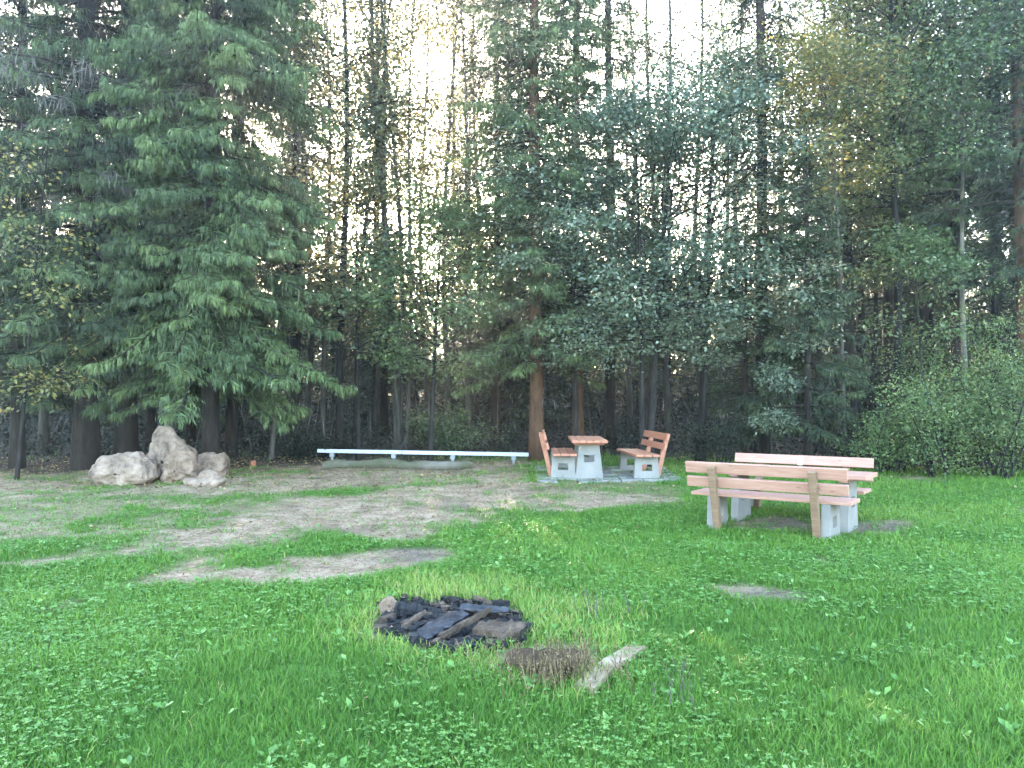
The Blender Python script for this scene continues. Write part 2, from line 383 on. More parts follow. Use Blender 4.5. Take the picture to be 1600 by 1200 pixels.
def spruce_parts(seed, H, zb, R, rad, step=.33, per=5, tw=14, droop=.5, hang=1.0, dead=0.0, dead_low=True, lean=(0, 0), zmax=None, side=0.0, sides=10, fine=8, wk=1.0):
    """returns trunk and crown builders; boughs are curved sticks hung with twig sprays"""
    r = np.random.default_rng(seed)
    TP, TR = trunk_mesh(r, H, rad, lean, .012, sides)
    tm = MB(); tube(tm, TP, TR, sides)
    cm = MB(); z = zb if not dead_low else max(1.3, zb * .45)
    top = min(H - .3, zmax or H)
    while z < top:
        live = z >= zb
        u = max(0.0, (z - zb) / (H - zb))
        for _ in range(per if live else r.integers(0, 3)):
            a = r.uniform(0, 2 * math.pi)
            L = R * (1 - u) ** .75 * r.uniform(.5, 1.16) * (1 + side * math.cos(a + math.pi / 2))
            if u < .08: L *= .85 + u * 2
            if not live: L = R * r.uniform(.2, .5)
            if L < .25: continue
            z0 = z + r.uniform(-.3, .3)
            base = along(TP, np.array([np.clip((z0 + .15) / (TP[-1, 2] + .15), 0, .99)]))[0]
            f = np.array([math.cos(a), math.sin(a), 0]); sd_ = np.array([-f[1], f[0], 0])
            dr = droop * r.uniform(.5, 1.45) * (1 - .55 * u); bend = r.normal(0, .12)
            def bp(t):
                t = np.asarray(t)[..., None]
                return base + f * L * t * (1 - .10 * t) + sd_ * L * bend * t * t + np.array([0, 0, 1.0]) * L * (.10 * t - dr * t ** 1.5 + dr * .30 * t ** 5 + .25 * u * t)
            tt = np.linspace(0, 1, 6)
            tube(cm, bp(tt), np.linspace(.028, .006, 6) * (.5 + L / 3.5), 3, 1, r.uniform(.2, .7), cap=False)
            if not live:
                n = int(6 * L) + 2
                c0 = bp(r.uniform(.2, 1, n)); d = unit(r.normal(0, .6, (n, 3)) + f * .3 + np.array([0, 0, -.5]))
                kites(cm, c0, d, r.normal(0, 1, (n, 3)), r.uniform(.15, .45, n), .018, 2, r.uniform(0, 1, n)); continue
            n = max(5, int(tw * L)); t = np.clip(r.uniform(.10, 1.0, n) ** .85, 0, .995)
            isdead = u > .1 and r.random() < dead
            sgn = r.choice([-1.0, 1.0], n)
            ll = (.34 * L ** .6 * (1 - t) ** .55 + .14) * r.uniform(.6, 1.2, n)
            c0 = bp(t)
            d = unit(f * r.uniform(.35, .95, n)[:, None] + sd_ * (sgn * r.uniform(.6, 1.0, n))[:, None] + np.array([0, 0, 1]) * r.uniform(-.75, -.05, n)[:, None])
            bt = r.normal(0, .13)
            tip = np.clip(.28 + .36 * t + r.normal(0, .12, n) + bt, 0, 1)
            if isdead:
                kites(cm, c0, d, r.normal(0, 1, (n, 3)), ll, .02, 2, r.uniform(.2, 1, n))
                m = n * 2; k = r.integers(0, n, m); c1 = c0[k] + d[k] * (ll[k] * r.uniform(.1, 1, m))[:, None]
                kites(cm, c1, np.array([0, 0, -1.0]) + r.normal(0, .25, (m, 3)), r.normal(0, 1, (m, 3)), r.uniform(.2, .5, m), .018, 2, r.uniform(0, 1, m)); continue
            nr = np.array([0, 0, 1.0]) + r.normal(0, .45, (n, 3))
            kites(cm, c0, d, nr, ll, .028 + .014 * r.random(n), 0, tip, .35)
            # hanging sprays from each twig
            m = n * fine; k = r.integers(0, n, m); q = r.uniform(.12, 1.0, m)
            c1 = c0[k] + d[k] * (ll[k] * q)[:, None]
            dn = np.array([0, 0, -1.0]) * (r.uniform(.35, 1.2, m) * hang)[:, None] + d[k] * r.uniform(.05, .5, m)[:, None] + r.normal(0, .22, (m, 3))
            hl = r.uniform(.06, .20, m) * (1.15 - .4 * q) * (.7 + .3 * hang)
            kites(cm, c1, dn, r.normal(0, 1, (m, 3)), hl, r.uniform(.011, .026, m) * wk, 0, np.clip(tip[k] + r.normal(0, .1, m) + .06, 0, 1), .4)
            # tufts along the bough itself, tinted lighter to paint in a top-lit ridge
            m2 = n; t2 = r.uniform(.2, 1, m2); c2 = bp(t2)
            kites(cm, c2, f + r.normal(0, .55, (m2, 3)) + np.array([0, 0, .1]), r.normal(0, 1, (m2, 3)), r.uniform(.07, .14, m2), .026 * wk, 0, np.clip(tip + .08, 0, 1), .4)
        z += step * r.uniform(.75, 1.25)
    return tm, cm
def leaves(cm, r, centres, n, spread, size, tilt=.55, tint0=.45, mat=0, flat=.45, tsp=.22):
    C = np.repeat(np.asarray(centres), n, 0); m = len(C)
    ct = np.repeat(r.normal(0, .19, len(centres)), n)
    off = r.normal(0, 1, (m, 3)) * np.array([spread, spread, spread * flat])
    out = unit(off + r.normal(0, spread * .5, (m, 3)) + np.array([0, 0, -.25 * spread]))
    nr = np.array([0, 0, 1.0]) + r.normal(0, tilt, (m, 3))
    kites(cm, C + off, out, nr, size * r.uniform(.6, 1.25, m), size * r.uniform(.5, .8, m), mat, np.clip(tint0 + ct + r.normal(0, tsp, m), 0, 1), .42)
def broadleaf_parts(seed, H, zb, R, rad, limbs=18, nl=15, size=.11, lean=(0, 0), stems=1, splay=.15, tint0=.45, subs=4, spread=.28, tilt=.55, ztop=None, lowfill=1.0, wob=.05, flat=.45, profile='egg', tsp=.2, bare=0.0):
    r = np.random.default_rng(seed); tm = MB(); cm = MB(); C = []; CB = []
    for s in range(stems):
        a0 = r.uniform(0, 6.28); sp = splay * H * (0 if stems == 1 else r.uniform(.5, 1.0))
        hs = H * (1 if s == 0 else r.uniform(.7, 1)); rs = rad * (1 if s == 0 else r.uniform(.55, .9))
        TP, TR = trunk_mesh(r, hs, rs, (lean[0] + sp * math.cos(a0), lean[1] + sp * math.sin(a0) * .6), wob, 8, 1.35)
        if stems > 1: TP = TP + np.array([math.cos(a0), math.sin(a0), 0]) * .16
        tube(tm, TP, TR, 8)
        for k in range(max(2, limbs // stems)):
            u = r.uniform(0, 1) ** lowfill; z0 = zb + u * (hs * .97 - zb)
            base = along(TP, np.array([np.clip((z0 + .15) / (TP[-1, 2] + .15), 0, .99)]))[0]
            prof = {'egg': math.sin(math.pi * (.12 + .83 * u)) ** .8, 'low': (1 - u) ** .7 * .85 + .2, 'col': .6 + .3 * math.sin(math.pi * u)}[profile]
            L = R * prof * r.uniform(.6, 1.1)
            a = r.uniform(0, 6.28); el = r.uniform(.05, .55) + .45 * u
            d = np.array([math.cos(a) * math.cos(el), math.sin(a) * math.cos(el), math.sin(el)])
            LP = path(base, d, L, 6, .16, -.01, r); lr = max(.010, rs * .34 * (1 - .7 * u))
            tube(cm, LP, np.linspace(lr, .006, 7), 4, 1, .5, cap=False)
            for q in range(subs):
                t = r.uniform(.25, 1.0)
                b0 = along(LP, np.array([min(t, .99)]))[0]
                d2 = unit(unit(LP[-1] - LP[0]) * .7 + r.normal(0, .55, 3) * np.array([1, 1, .55]))
                SP = path(b0, d2, L * r.uniform(.22, .5) * (1.25 - .5 * t), 3, .2, -.03, r)
                tube(cm, SP, np.linspace(lr * .4 + .003, .003, 4), 3, 1, .5, cap=False)
                if r.random() < bare: continue
                C.append(SP[-1]); C.append(SP[2]); 
                if r.random() < .6: C.append(SP[1])
            if r.random() >= bare: C.append(LP[-1])
    if C: leaves(cm, r, np.array(C), nl, spread, size, tilt, tint0, 0, flat, tsp)
    return tm, cm
def shrub_parts(seed, H, R, stems=16, nl=20, size=.062, tint0=.5, spread=.125, tilt=.7):
    r = np.random.default_rng(seed); tm = MB(); cm = MB(); C = []
    for k in range(stems):
        a = r.uniform(0, 6.28); o = r.uniform(0, .3) * R
        tilt_ = r.uniform(.05, 1.0) * R / H
        P = path((o * math.cos(a), o * math.sin(a), -.05), (math.cos(a) * tilt_, math.sin(a) * tilt_, 1), H * r.uniform(.6, 1.02), 7, .10, -.02, r)
        tube(tm, P, np.linspace(.022, .004, 8), 5, 0, .5)
        for q in range(9):
            t = r.uniform(.12, 1.0) ** .8; b0 = along(P, np.array([min(t, .99)]))[0]
            SP = path(b0, unit(r.normal(0, 1, 3) * np.array([1, 1, .35]) + np.array([0, 0, .3])), r.uniform(.25, .62) * (1.3 - .6 * t), 3, .2, -.02, r)
            tube(cm, SP, np.linspace(.006, .002, 4), 3, 1, .5, cap=False)
            C += [SP[1], SP[2], SP[3]]
        C.append(P[-1])
    C = np.array(C); C = C[C[:, 2] > .05]
    leaves(cm, r, C, nl, spread, size, tilt, tint0, 0, .7)
    return tm, cm
def plant(name, cat, label, group, px, d, parts, tmat, cmats, names=('trunk', 'crown'), rz=0.0):
    x, y, _ = spot(px, d); z = hg(x, y)
    o = empty(name, (x, y, z), rz, label, cat, group)
    tm, cm = parts
    tm.build(names[0], tmat, o, smooth=True); cm.build(names[1], cmats, o)
    return o
def spruce(px, d, label, seed, H, zb, R, rad, tmat='bark_spruce', nm='needle', **k):
    return plant('spruce_tree', 'spruce', label, 'spruces along the forest edge', px, d, spruce_parts(seed, H, zb, R, rad, **k), M[tmat], [M[nm], M['bark_spruce'], M['dead_twig']])
def broad(px, d, label, seed, H, zb, R, rad, tmat='bark_grey', lm='leaf_green', **k):
    return plant('broadleaf_tree', 'tree', label, 'broadleaf trees along the forest edge', px, d, broadleaf_parts(seed, H, zb, R, rad, **k), M[tmat], [M[lm], M[tmat]])
def shrub(px, d, label, seed, H, R, lm='leaf_shrub', **k):
    return plant('shrub', 'shrub', label, 'shrubs at the forest edge', px, d, shrub_parts(seed, H, R, **k), M['bark_dark'], [M[lm], M['bark_dark']], ('stems', 'foliage'))

ZM = 14.5
# left: the big drooping spruces
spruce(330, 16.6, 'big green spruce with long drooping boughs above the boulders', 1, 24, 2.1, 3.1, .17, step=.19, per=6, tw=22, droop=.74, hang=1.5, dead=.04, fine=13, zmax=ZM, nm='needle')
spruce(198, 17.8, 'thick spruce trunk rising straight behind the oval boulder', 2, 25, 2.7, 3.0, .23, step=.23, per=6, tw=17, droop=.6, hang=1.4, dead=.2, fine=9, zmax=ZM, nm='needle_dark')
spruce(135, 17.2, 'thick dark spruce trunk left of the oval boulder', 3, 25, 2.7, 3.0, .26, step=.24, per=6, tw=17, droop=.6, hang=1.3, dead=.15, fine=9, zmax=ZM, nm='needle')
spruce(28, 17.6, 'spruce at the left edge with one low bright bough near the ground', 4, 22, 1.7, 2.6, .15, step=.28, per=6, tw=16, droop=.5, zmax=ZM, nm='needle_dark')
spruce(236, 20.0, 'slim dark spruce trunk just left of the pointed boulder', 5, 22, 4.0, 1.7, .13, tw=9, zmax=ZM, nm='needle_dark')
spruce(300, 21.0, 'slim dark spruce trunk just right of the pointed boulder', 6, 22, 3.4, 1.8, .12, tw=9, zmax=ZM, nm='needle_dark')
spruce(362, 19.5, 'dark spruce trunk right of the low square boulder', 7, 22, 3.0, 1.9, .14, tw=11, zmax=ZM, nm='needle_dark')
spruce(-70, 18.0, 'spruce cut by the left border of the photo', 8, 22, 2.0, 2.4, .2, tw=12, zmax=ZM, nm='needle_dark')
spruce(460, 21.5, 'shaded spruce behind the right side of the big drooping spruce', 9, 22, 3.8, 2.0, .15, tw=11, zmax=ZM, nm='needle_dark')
broad(28, 15.4, 'young tree with yellowing leaf sprays at the left edge', 20, 6.8, 1.5, 2.5, .04, 'bark_dark', lm='leaf_yellow', limbs=15, nl=9, subs=4, size=.10, tint0=.45, spread=.30, lean=(.6, 0))
broad(70, 20.5, 'tall olive broadleaf between the spruces at far left', 21, 17, 2.5, 3.0, .13, lm='leaf_olive', limbs=40, nl=18, size=.115, spread=.34)
# centre left: slim trees around the bright gap
broad(424, 19.0, 'pale leaning slim trunk between boulders and metal rail', 22, 9, 4.0, 1.6, .06, 'bark_grey', 'leaf_olive', limbs=9, nl=12, lean=(.9, 0))
broad(531, 19.8, 'straight dark slim tree behind the left end of the metal rail', 23, 18, 3.2, 2.3, .10, 'bark_dark', 'leaf_olive', limbs=40, nl=20, size=.115, spread=.34, lowfill=1.5, tint0=.5)
broad(553, 21.0, 'slim tree with a slanting stem behind the metal rail', 24, 17, 3.4, 2.0, .07, 'bark_dark', 'leaf_olive', limbs=34, nl=18, size=.115, spread=.34, lean=(1.2, 0), lowfill=1.4, tint0=.5)
broad(480, 23.0, 'tall grey tree at the right flank of the big drooping spruce', 25, 19, 4.5, 2.4, .11, 'bark_grey', 'leaf_blue', limbs=46, nl=18, size=.12, spread=.35)
broad(632, 20.4, 'forked grey alder with several tall thin stems in the bright gap', 26, 20, 6.5, 2.4, .10, 'bark_grey', 'leaf_olive', limbs=52, nl=15, stems=4, splay=.09, bare=.15, size=.11, spread=.34)
broad(700, 22.0, 'tall thin alder right of the bright gap', 27, 20, 5.5, 2.2, .08, 'bark_grey', 'leaf_blue', limbs=34, nl=15, bare=.15, lean=(.4, 0), size=.115, spread=.34)
broad(740, 24.5, 'thin upright tree behind the hazel and the metal rail', 28, 19, 5.0, 2.4, .10, 'bark_grey', 'leaf_olive', limbs=44, nl=17, size=.12, spread=.36)
broad(672, 18.8, 'rounded green hazel with low dense crown above the metal rail', 29, 5.9, 2.3, 2.3, .07, 'bark_dark', 'leaf_green', limbs=34, nl=24, size=.105, spread=.28, lean=(.3, 0), tint0=.45)
broad(560, 18.9, 'small greyish olive tree with a wide crown over the left half of the rail', 30, 6.8, 2.7, 2.3, .05, 'bark_dark', 'leaf_olive', limbs=26, nl=18, size=.105, spread=.28, tint0=.5)
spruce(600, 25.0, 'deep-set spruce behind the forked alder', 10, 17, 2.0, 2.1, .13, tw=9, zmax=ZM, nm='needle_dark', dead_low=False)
broad(588, 24.0, 'tall leafy tree left of the forked alder, in front of the bright sky', 50, 18, 4.5, 2.6, .08, 'bark_grey', 'leaf_olive', limbs=56, nl=16, size=.11, spread=.4, bare=.08)
broad(668, 25.0, 'tall leafy tree just behind the forked alder', 51, 19, 5.0, 2.6, .08, 'bark_grey', 'leaf_blue', limbs=50, nl=16, size=.11, spread=.4, bare=.1)
broad(735, 21.0, 'leafy alder reaching into the right side of the bright gap', 52, 17, 4.5, 2.6, .08, 'bark_grey', 'leaf_olive', limbs=50, nl=17, size=.105, spread=.38, lean=(-.5, 0))
broad(505, 20.6, 'leafy grey-green tree between the big drooping spruce and the dark slim tree', 53, 16, 3.6, 2.4, .07, 'bark_grey', 'leaf_blue', limbs=50, nl=17, size=.105, spread=.36)
# centre
spruce(838, 18.8, 'orange-brown spruce trunk left of the far picnic table', 11, 25, 2.5, 2.4, .175, 'bark_red', step=.25, per=6, tw=17, droop=.42, fine=9, zmax=ZM, nm='needle')
spruce(903, 20.6, 'reddish spruce trunk directly above the far picnic table', 12, 24, 2.9, 2.3, .15, 'bark_red', step=.26, per=6, tw=15, droop=.45, zmax=ZM, nm='needle')
spruce(952, 22.0, 'tall blue-green spruce behind the right seat of the far table', 13, 25, 4.5, 2.1, .16, step=.42, tw=12, zmax=15.5, nm='needle')
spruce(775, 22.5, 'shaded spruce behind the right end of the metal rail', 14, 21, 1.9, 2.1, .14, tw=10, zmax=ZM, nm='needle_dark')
broad(1003, 17.6, 'maple with broad layered blue-green crown above the far table', 31, 8.2, 2.5, 3.3, .10, 'bark_dark', 'leaf_blue', limbs=60, nl=40, size=.095, spread=.30, flat=.3, stems=3, splay=.12, tilt=.45, lowfill=1.2)
broad(1090, 18.2, 'dark leaning maple stem left of the near benches', 32, 9.5, 2.9, 3.0, .11, 'bark_dark', 'leaf_blue', limbs=54, nl=36, size=.095, spread=.30, flat=.3, stems=2, splay=.16, tilt=.45)
broad(900, 18.4, 'small blue-green sapling with flat leaf layers over the far table', 33, 6.6, 2.9, 2.0, .06, 'bark_dark', 'leaf_blue', limbs=28, nl=30, size=.09, flat=.3, spread=.3)
for px, d, sd_, lb in ((1012, 23.0, 34, 'tall thin tree with sparse crown above the far right seat'), (1045, 21.8, 35, 'slender straight tree left of the near benches'), (1098, 22.6, 36, 'tall slim tree above the left end of the near bench'), (1128, 25.0, 37, 'thin far-back tree above the near bench'), (1165, 23.2, 38, 'slim tree just left of the straight dark trunk'), (985, 25.5, 39, 'thin tree in front of the bright sky right of centre')):
    broad(px, d, lb, sd_, 19, 5.5, 2.0, .095, 'bark_grey', 'leaf_blue', limbs=36, nl=18, bare=.1, size=.095, profile='col', spread=.34)
# right
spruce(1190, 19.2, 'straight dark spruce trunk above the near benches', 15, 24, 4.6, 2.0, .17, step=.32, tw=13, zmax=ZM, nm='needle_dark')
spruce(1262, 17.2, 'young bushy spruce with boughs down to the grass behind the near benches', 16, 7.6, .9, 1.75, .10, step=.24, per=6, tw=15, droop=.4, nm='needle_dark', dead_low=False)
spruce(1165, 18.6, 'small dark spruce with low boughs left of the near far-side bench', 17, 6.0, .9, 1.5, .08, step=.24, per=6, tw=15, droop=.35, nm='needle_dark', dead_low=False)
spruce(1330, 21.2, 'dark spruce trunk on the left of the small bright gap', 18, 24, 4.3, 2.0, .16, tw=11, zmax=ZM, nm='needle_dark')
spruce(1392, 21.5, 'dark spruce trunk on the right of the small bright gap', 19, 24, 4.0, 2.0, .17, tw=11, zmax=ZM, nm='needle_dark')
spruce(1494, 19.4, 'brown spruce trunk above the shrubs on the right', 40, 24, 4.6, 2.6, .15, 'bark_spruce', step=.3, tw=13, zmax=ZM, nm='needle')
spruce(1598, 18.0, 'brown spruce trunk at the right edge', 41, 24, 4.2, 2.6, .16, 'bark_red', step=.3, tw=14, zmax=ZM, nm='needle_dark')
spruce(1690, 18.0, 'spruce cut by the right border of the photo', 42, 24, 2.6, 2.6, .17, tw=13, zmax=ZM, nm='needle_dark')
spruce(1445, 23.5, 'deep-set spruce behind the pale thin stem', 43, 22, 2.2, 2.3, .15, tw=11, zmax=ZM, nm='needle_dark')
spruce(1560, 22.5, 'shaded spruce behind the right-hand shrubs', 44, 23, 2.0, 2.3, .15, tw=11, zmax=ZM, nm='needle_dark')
broad(1512, 18.2, 'pale thin stem with wide leafy crown above the right-hand shrubs', 45, 12.5, 5.6, 3.3, .075, 'bark_pale', 'leaf_green', limbs=48, nl=34, size=.09, spread=.36, lowfill=.9)
broad(1400, 18.6, 'tall broadleaf with full green crown at upper right', 46, 14, 6.0, 3.4, .12, 'bark_dark', 'leaf_green', limbs=64, nl=34, size=.09, spread=.36)
for px, d, sd_, lm_, lb in ((1285, 21.5, 54, 'leaf_blue', 'full-crowned broadleaf above the young bushy spruce'), (1360, 23.5, 55, 'leaf_green', 'leafy tree closing the sky above the small bright gap'), (1455, 21.8, 56, 'leaf_green', 'dense broadleaf left of the pale thin stem'), (1565, 20.4, 57, 'leaf_blue', 'dense bluish broadleaf by the right border')):
    broad(px, d, lb, sd_, 16, 5.0, 3.2, .09, 'bark_dark', lm_, limbs=64, nl=24, size=.105, spread=.4)
broad(1322, 17.6, 'yellowing sprays of a slanting tree at upper right', 47, 9.6, 6.2, 2.0, .06, 'bark_grey', 'leaf_yellow', limbs=28, nl=22, size=.095, lean=(-.5, 0), spread=.33, flat=.35, tint0=.4)
broad(1450, 17.0, 'sapling with pale leaf tuft left of the brown trunk on the right', 48, 5.0, 2.4, 1.4, .035, 'bark_dark', 'leaf_green', limbs=14, nl=18, size=.10, spread=.25, tint0=.55, lean=(-.3, 0))
broad(1262, 17.0, 'small whitebeam with silvery leaf tuft in front of the young spruce', 49, 4.4, 2.6, .9, .03, 'bark_dark', 'leaf_blue', limbs=10, nl=18, size=.09, spread=.2, tint0=.75)
broad(1205, 16.4, 'small leafy silver-green sapling just behind the left end of the near benches', 60, 2.2, .75, .6, .018, 'bark_dark', 'leaf_blue', limbs=11, nl=14, size=.07, spread=.13, subs=3)
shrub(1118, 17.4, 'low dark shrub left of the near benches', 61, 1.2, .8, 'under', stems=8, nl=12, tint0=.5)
shrub(1385, 16.4, 'broad low green shrub right of the near benches', 62, 1.6, 1.15, nl=15, stems=14, tint0=.45)
shrub(1470, 15.9, 'rounded green shrub at the lawn edge on the right', 63, 2.35, 1.15, nl=16, stems=14, tint0=.62)
shrub(1560, 15.7, 'big green shrub at the lawn edge near the right border', 64, 2.7, 1.3, nl=16, stems=15, tint0=.68)
shrub(1510, 17.4, 'tall back shrub with yellowish tips above the rounded shrub', 65, 3.4, 1.5, nl=15, stems=20, tint0=.58)
shrub(1600, 17.0, 'tall leafy shrub at the right border', 66, 3.9, 1.5, nl=15, stems=18, tint0=.62)
shrub(1680, 15.8, 'green shrub cut by the right border', 67, 2.6, 1.5, nl=20, stems=16)
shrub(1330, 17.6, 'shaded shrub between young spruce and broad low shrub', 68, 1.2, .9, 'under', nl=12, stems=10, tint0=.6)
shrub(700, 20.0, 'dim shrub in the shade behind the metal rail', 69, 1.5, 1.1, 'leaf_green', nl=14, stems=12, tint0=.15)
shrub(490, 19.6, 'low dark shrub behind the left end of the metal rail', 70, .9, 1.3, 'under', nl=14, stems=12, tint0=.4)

# the deep wood behind: far-off, one mass
r = np.random.default_rng(77); fm = MB()
def merge(mb, src, off, matmap):
    for v, f, m, t in zip(src.v, src.f, src.m, src.t):
        mb.v.append(v + np.array(off, np.float32)); mb.t.append(t)
        mb.m.append(np.array([matmap[q] for q in m] if len(m) < 50 else np.take(np.array(matmap), m), np.int32))
    base = mb.n; n = 0
    for v, f in zip(src.v, src.f): mb.f.append(f + base); n += len(v)
    mb.n += n
protoS = [spruce_parts(200 + k, r.uniform(19, 24), [.8, .5, 1.5, .6][k], 2.5, .16, step=.5, per=5, tw=6, sides=6, zmax=20, dead_low=False, fine=3, wk=2.6) for k in range(4)]
protoB = [broadleaf_parts(220 + k, r.uniform(14, 19), 1.6, 3.2, .14, limbs=40, nl=14, size=.17, spread=.5, subs=3) for k in range(4)]
protoY = [spruce_parts(240 + k, 7.0 + k, .2, 2.0, .08, step=.4, per=6, tw=6, sides=6, dead_low=False, fine=3, wk=2.6) for k in range(2)] + [broadleaf_parts(243 + k, 6.0, .4, 2.4, .06, limbs=26, nl=10, size=.20, spread=.4, subs=3, profile='low') for k in range(2)]
for row, (d, stepx) in enumerate(((24.5, 2.7), (28.5, 2.8), (33, 3.0), (38, 3.2), (44, 3.4), (52, 3.6), (62, 3.8), (74, 4.2))):
    half = d * .78 + 4; x = -half
    while x < half:
        xx = x + r.uniform(-.9, .9); yy = d + r.uniform(-1.6, 1.6) ; px = CX + F * xx / yy
        gap = (540 < px < 700 or 985 < px < 1200)
        isS = r.random() < (.35 if gap else .75)
        if r.random() > (.42 if gap else .08):
            src = protoS[r.integers(0, 4)] if isS else protoB[r.integers(0, 4)]
            off = (xx, yy, gz1(xx, yy) + (r.uniform(-7, -3) if gap else r.uniform(-2, 1)))
            merge(fm, src[0], off, [0, 0, 0]); merge(fm, src[1], off, [1, 0, 2] if isS else [3, 0, 3])
        if row:
            for rep in range(2 if row > 2 else 1):
                q = r.integers(0, 4); src = protoY[q]; xx += stepx * .5; off = (xx, yy + 1 + rep, gz1(xx, yy + 1) - .1)
                merge(fm, src[0], off, [0, 0, 0]); merge(fm, src[1], off, [1, 0, 2] if q < 2 else [3, 0, 3])
        x += stepx * r.uniform(.8, 1.2)
print('far wood faces', sum(len(q) for q in fm.f))
far = fm.build('distant_forest', [M['bark_dark'], M['needle_dark'], M['dead_twig'], M['leaf_far']]); tag(far, kind='stuff')
# undergrowth on the forest floor
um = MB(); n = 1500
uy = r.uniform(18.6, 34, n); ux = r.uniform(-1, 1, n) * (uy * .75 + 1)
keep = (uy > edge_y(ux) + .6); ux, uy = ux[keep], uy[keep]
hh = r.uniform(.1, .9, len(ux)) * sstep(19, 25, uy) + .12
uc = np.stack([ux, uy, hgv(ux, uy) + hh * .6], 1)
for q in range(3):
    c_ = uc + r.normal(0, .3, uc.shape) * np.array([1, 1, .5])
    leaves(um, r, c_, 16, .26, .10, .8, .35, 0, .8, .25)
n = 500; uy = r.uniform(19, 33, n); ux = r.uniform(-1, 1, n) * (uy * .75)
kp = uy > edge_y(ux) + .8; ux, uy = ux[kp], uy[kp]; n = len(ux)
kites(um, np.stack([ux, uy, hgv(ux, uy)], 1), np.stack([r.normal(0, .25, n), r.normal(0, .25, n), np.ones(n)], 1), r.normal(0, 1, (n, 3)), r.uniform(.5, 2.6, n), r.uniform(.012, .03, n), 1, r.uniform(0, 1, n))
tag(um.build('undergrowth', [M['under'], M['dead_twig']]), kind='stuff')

# ------------------------------------------------------------------ boulders
def boulder(name, label, outline, depth, loc, mat_, seed, rough=.05, facet=.10, parent=None, rz=0.0, group='pale boulders at the forest edge'):
    """outline: front view (x, z) about its middle; the stone swells to depth in y"""
    o = np.array(outline, float); c = np.array([o[:, 0].mean(), (o[:, 1].max() + o[:, 1].min()) * .45])
    ang = np.arctan2(o[:, 1] - c[1], o[:, 0] - c[0]); rad = np.hypot(o[:, 0] - c[0], o[:, 1] - c[1])
    k = np.argsort(ang); ang, rad = ang[k], rad[k]
    ang = np.concatenate([ang - 2 * math.pi, ang, ang + 2 * math.pi]); rad = np.tile(rad, 3)
    nu, nv = 96, 56
    th = np.arange(nu) * 2 * math.pi / nu; be = np.linspace(-math.pi / 2 + .02, math.pi / 2 - .02, nv)
    Rr = np.interp(th, ang, rad)
    cb = np.cos(be); sb = np.sin(be)
    cb = np.sign(cb) * np.abs(cb) ** .75; sb = np.sign(sb) * np.abs(sb) ** .9
    X = c[0] + (Rr * np.cos(th))[None] * cb[:, None]; Z = c[1] + (Rr * np.sin(th))[None] * cb[:, None]
    dep = depth * (1 - .45 * np.clip((Z - c[1]) / (o[:, 1].max() - c[1]), 0, 1))
    Y = sb[:, None] * dep
    V = np.stack([X, Y, Z], -1).reshape(-1, 3)
    cen = np.array([c[0], 0, c[1]]); nrm = unit(V - cen)
    sc = max(np.ptp(o[:, 0]), np.ptp(o[:, 1]))
    dv = np.zeros(len(V))
    for i, p in enumerate(V):
        q = Vector(p * (3.2 / sc) + seed * 3.7)
        dv[i] = (mnoise.fractal(q * 1.3, .9, 2.1, 5) * rough + (mnoise.cell(q * 1.1) if False else -abs(mnoise.noise(q * 1.9)) * facet - abs(mnoise.noise(q * 4.6 + Vector((5, 2, 1)))) * facet * .45 + .3 * facet)) * sc
    V = V + nrm * dv[:, None]
    i = np.arange(nv - 1)[:, None] * nu; j = np.arange(nu)[None]; jj = (j + 1) % nu
    Fc = np.stack([i + j, i + jj, i + nu + jj, i + nu + j], -1).reshape(-1, 4)
    mb = MB(); mb.add(V, Fc)
    ob = mb.build(name, mat_, None, smooth=True); ob.location = loc; ob.rotation_euler = (0, 0, rz)
    return tag(ob, label, 'boulder', group)
def stone_at(name, label, px, py, outline_px, depth, mat_, seed, push=0.0, **k):
    """outline in photograph pixels, scaled to metres where the stone stands"""
    x, y = at(px, py); y2 = y + depth * .8 + push
    s = math.hypot(1, 0) * y2 / F
    x2 = (px - CX) * s; z = hg(x2, y2)
    zpx = 625 - (z - EYE) / s    # picture row of the ground under its middle
    out = [((u - px) * s, (zpx - v) * s) for u, v in outline_px]
    return boulder(name, label, out, depth, (x2, y2, z), mat_, seed, **k)
stone_at('boulder', 'wide oval pale boulder lying leftmost in the row of boulders', 198, 758, [(150, 735), (156, 719), (175, 712), (205, 707), (222, 711), (240, 728), (249, 744), (244, 753), (225, 758), (190, 765), (162, 760), (151, 748)], .40, M['rock'], 1, rough=.045, facet=.07)
stone_at('boulder', 'tall pointed pale boulder standing in the middle of the row', 266, 752, [(238, 705), (240, 690), (245, 673), (252, 666), (262, 664), (270, 668), (279, 684), (290, 697), (302, 704), (306, 722), (308, 750), (300, 765), (266, 768), (243, 762), (238, 745)], .42, M['rock'], 2, push=.25, rough=.035, facet=.07)
stone_at('boulder', 'furrowed tan boulder leaning against the front of the pointed one', 284, 752, [(258, 738), (262, 718), (272, 706), (288, 701), (302, 705), (309, 722), (308, 748), (300, 762), (272, 764), (258, 756)], .26, M['rock_tan'], 3, push=-.12, rough=.06, facet=.10)
stone_at('boulder', 'low square pale boulder right of the pointed one', 331, 748, [(305, 712), (318, 709), (340, 710), (352, 707), (357, 714), (356, 735), (354, 752), (330, 760), (306, 756), (302, 735)], .32, M['rock_tan'], 4, push=.12, rough=.03, facet=.05)
stone_at('flat_stone', 'flat pale stone slab lying in front of the low square boulder', 322, 757, [(288, 750), (310, 746), (345, 745), (356, 748), (350, 757), (320, 760), (292, 758)], .24, M['rock'], 5, push=-.1, rough=.02, facet=.03)
x, y = at(396, 728); mbb = MB(); s = .06
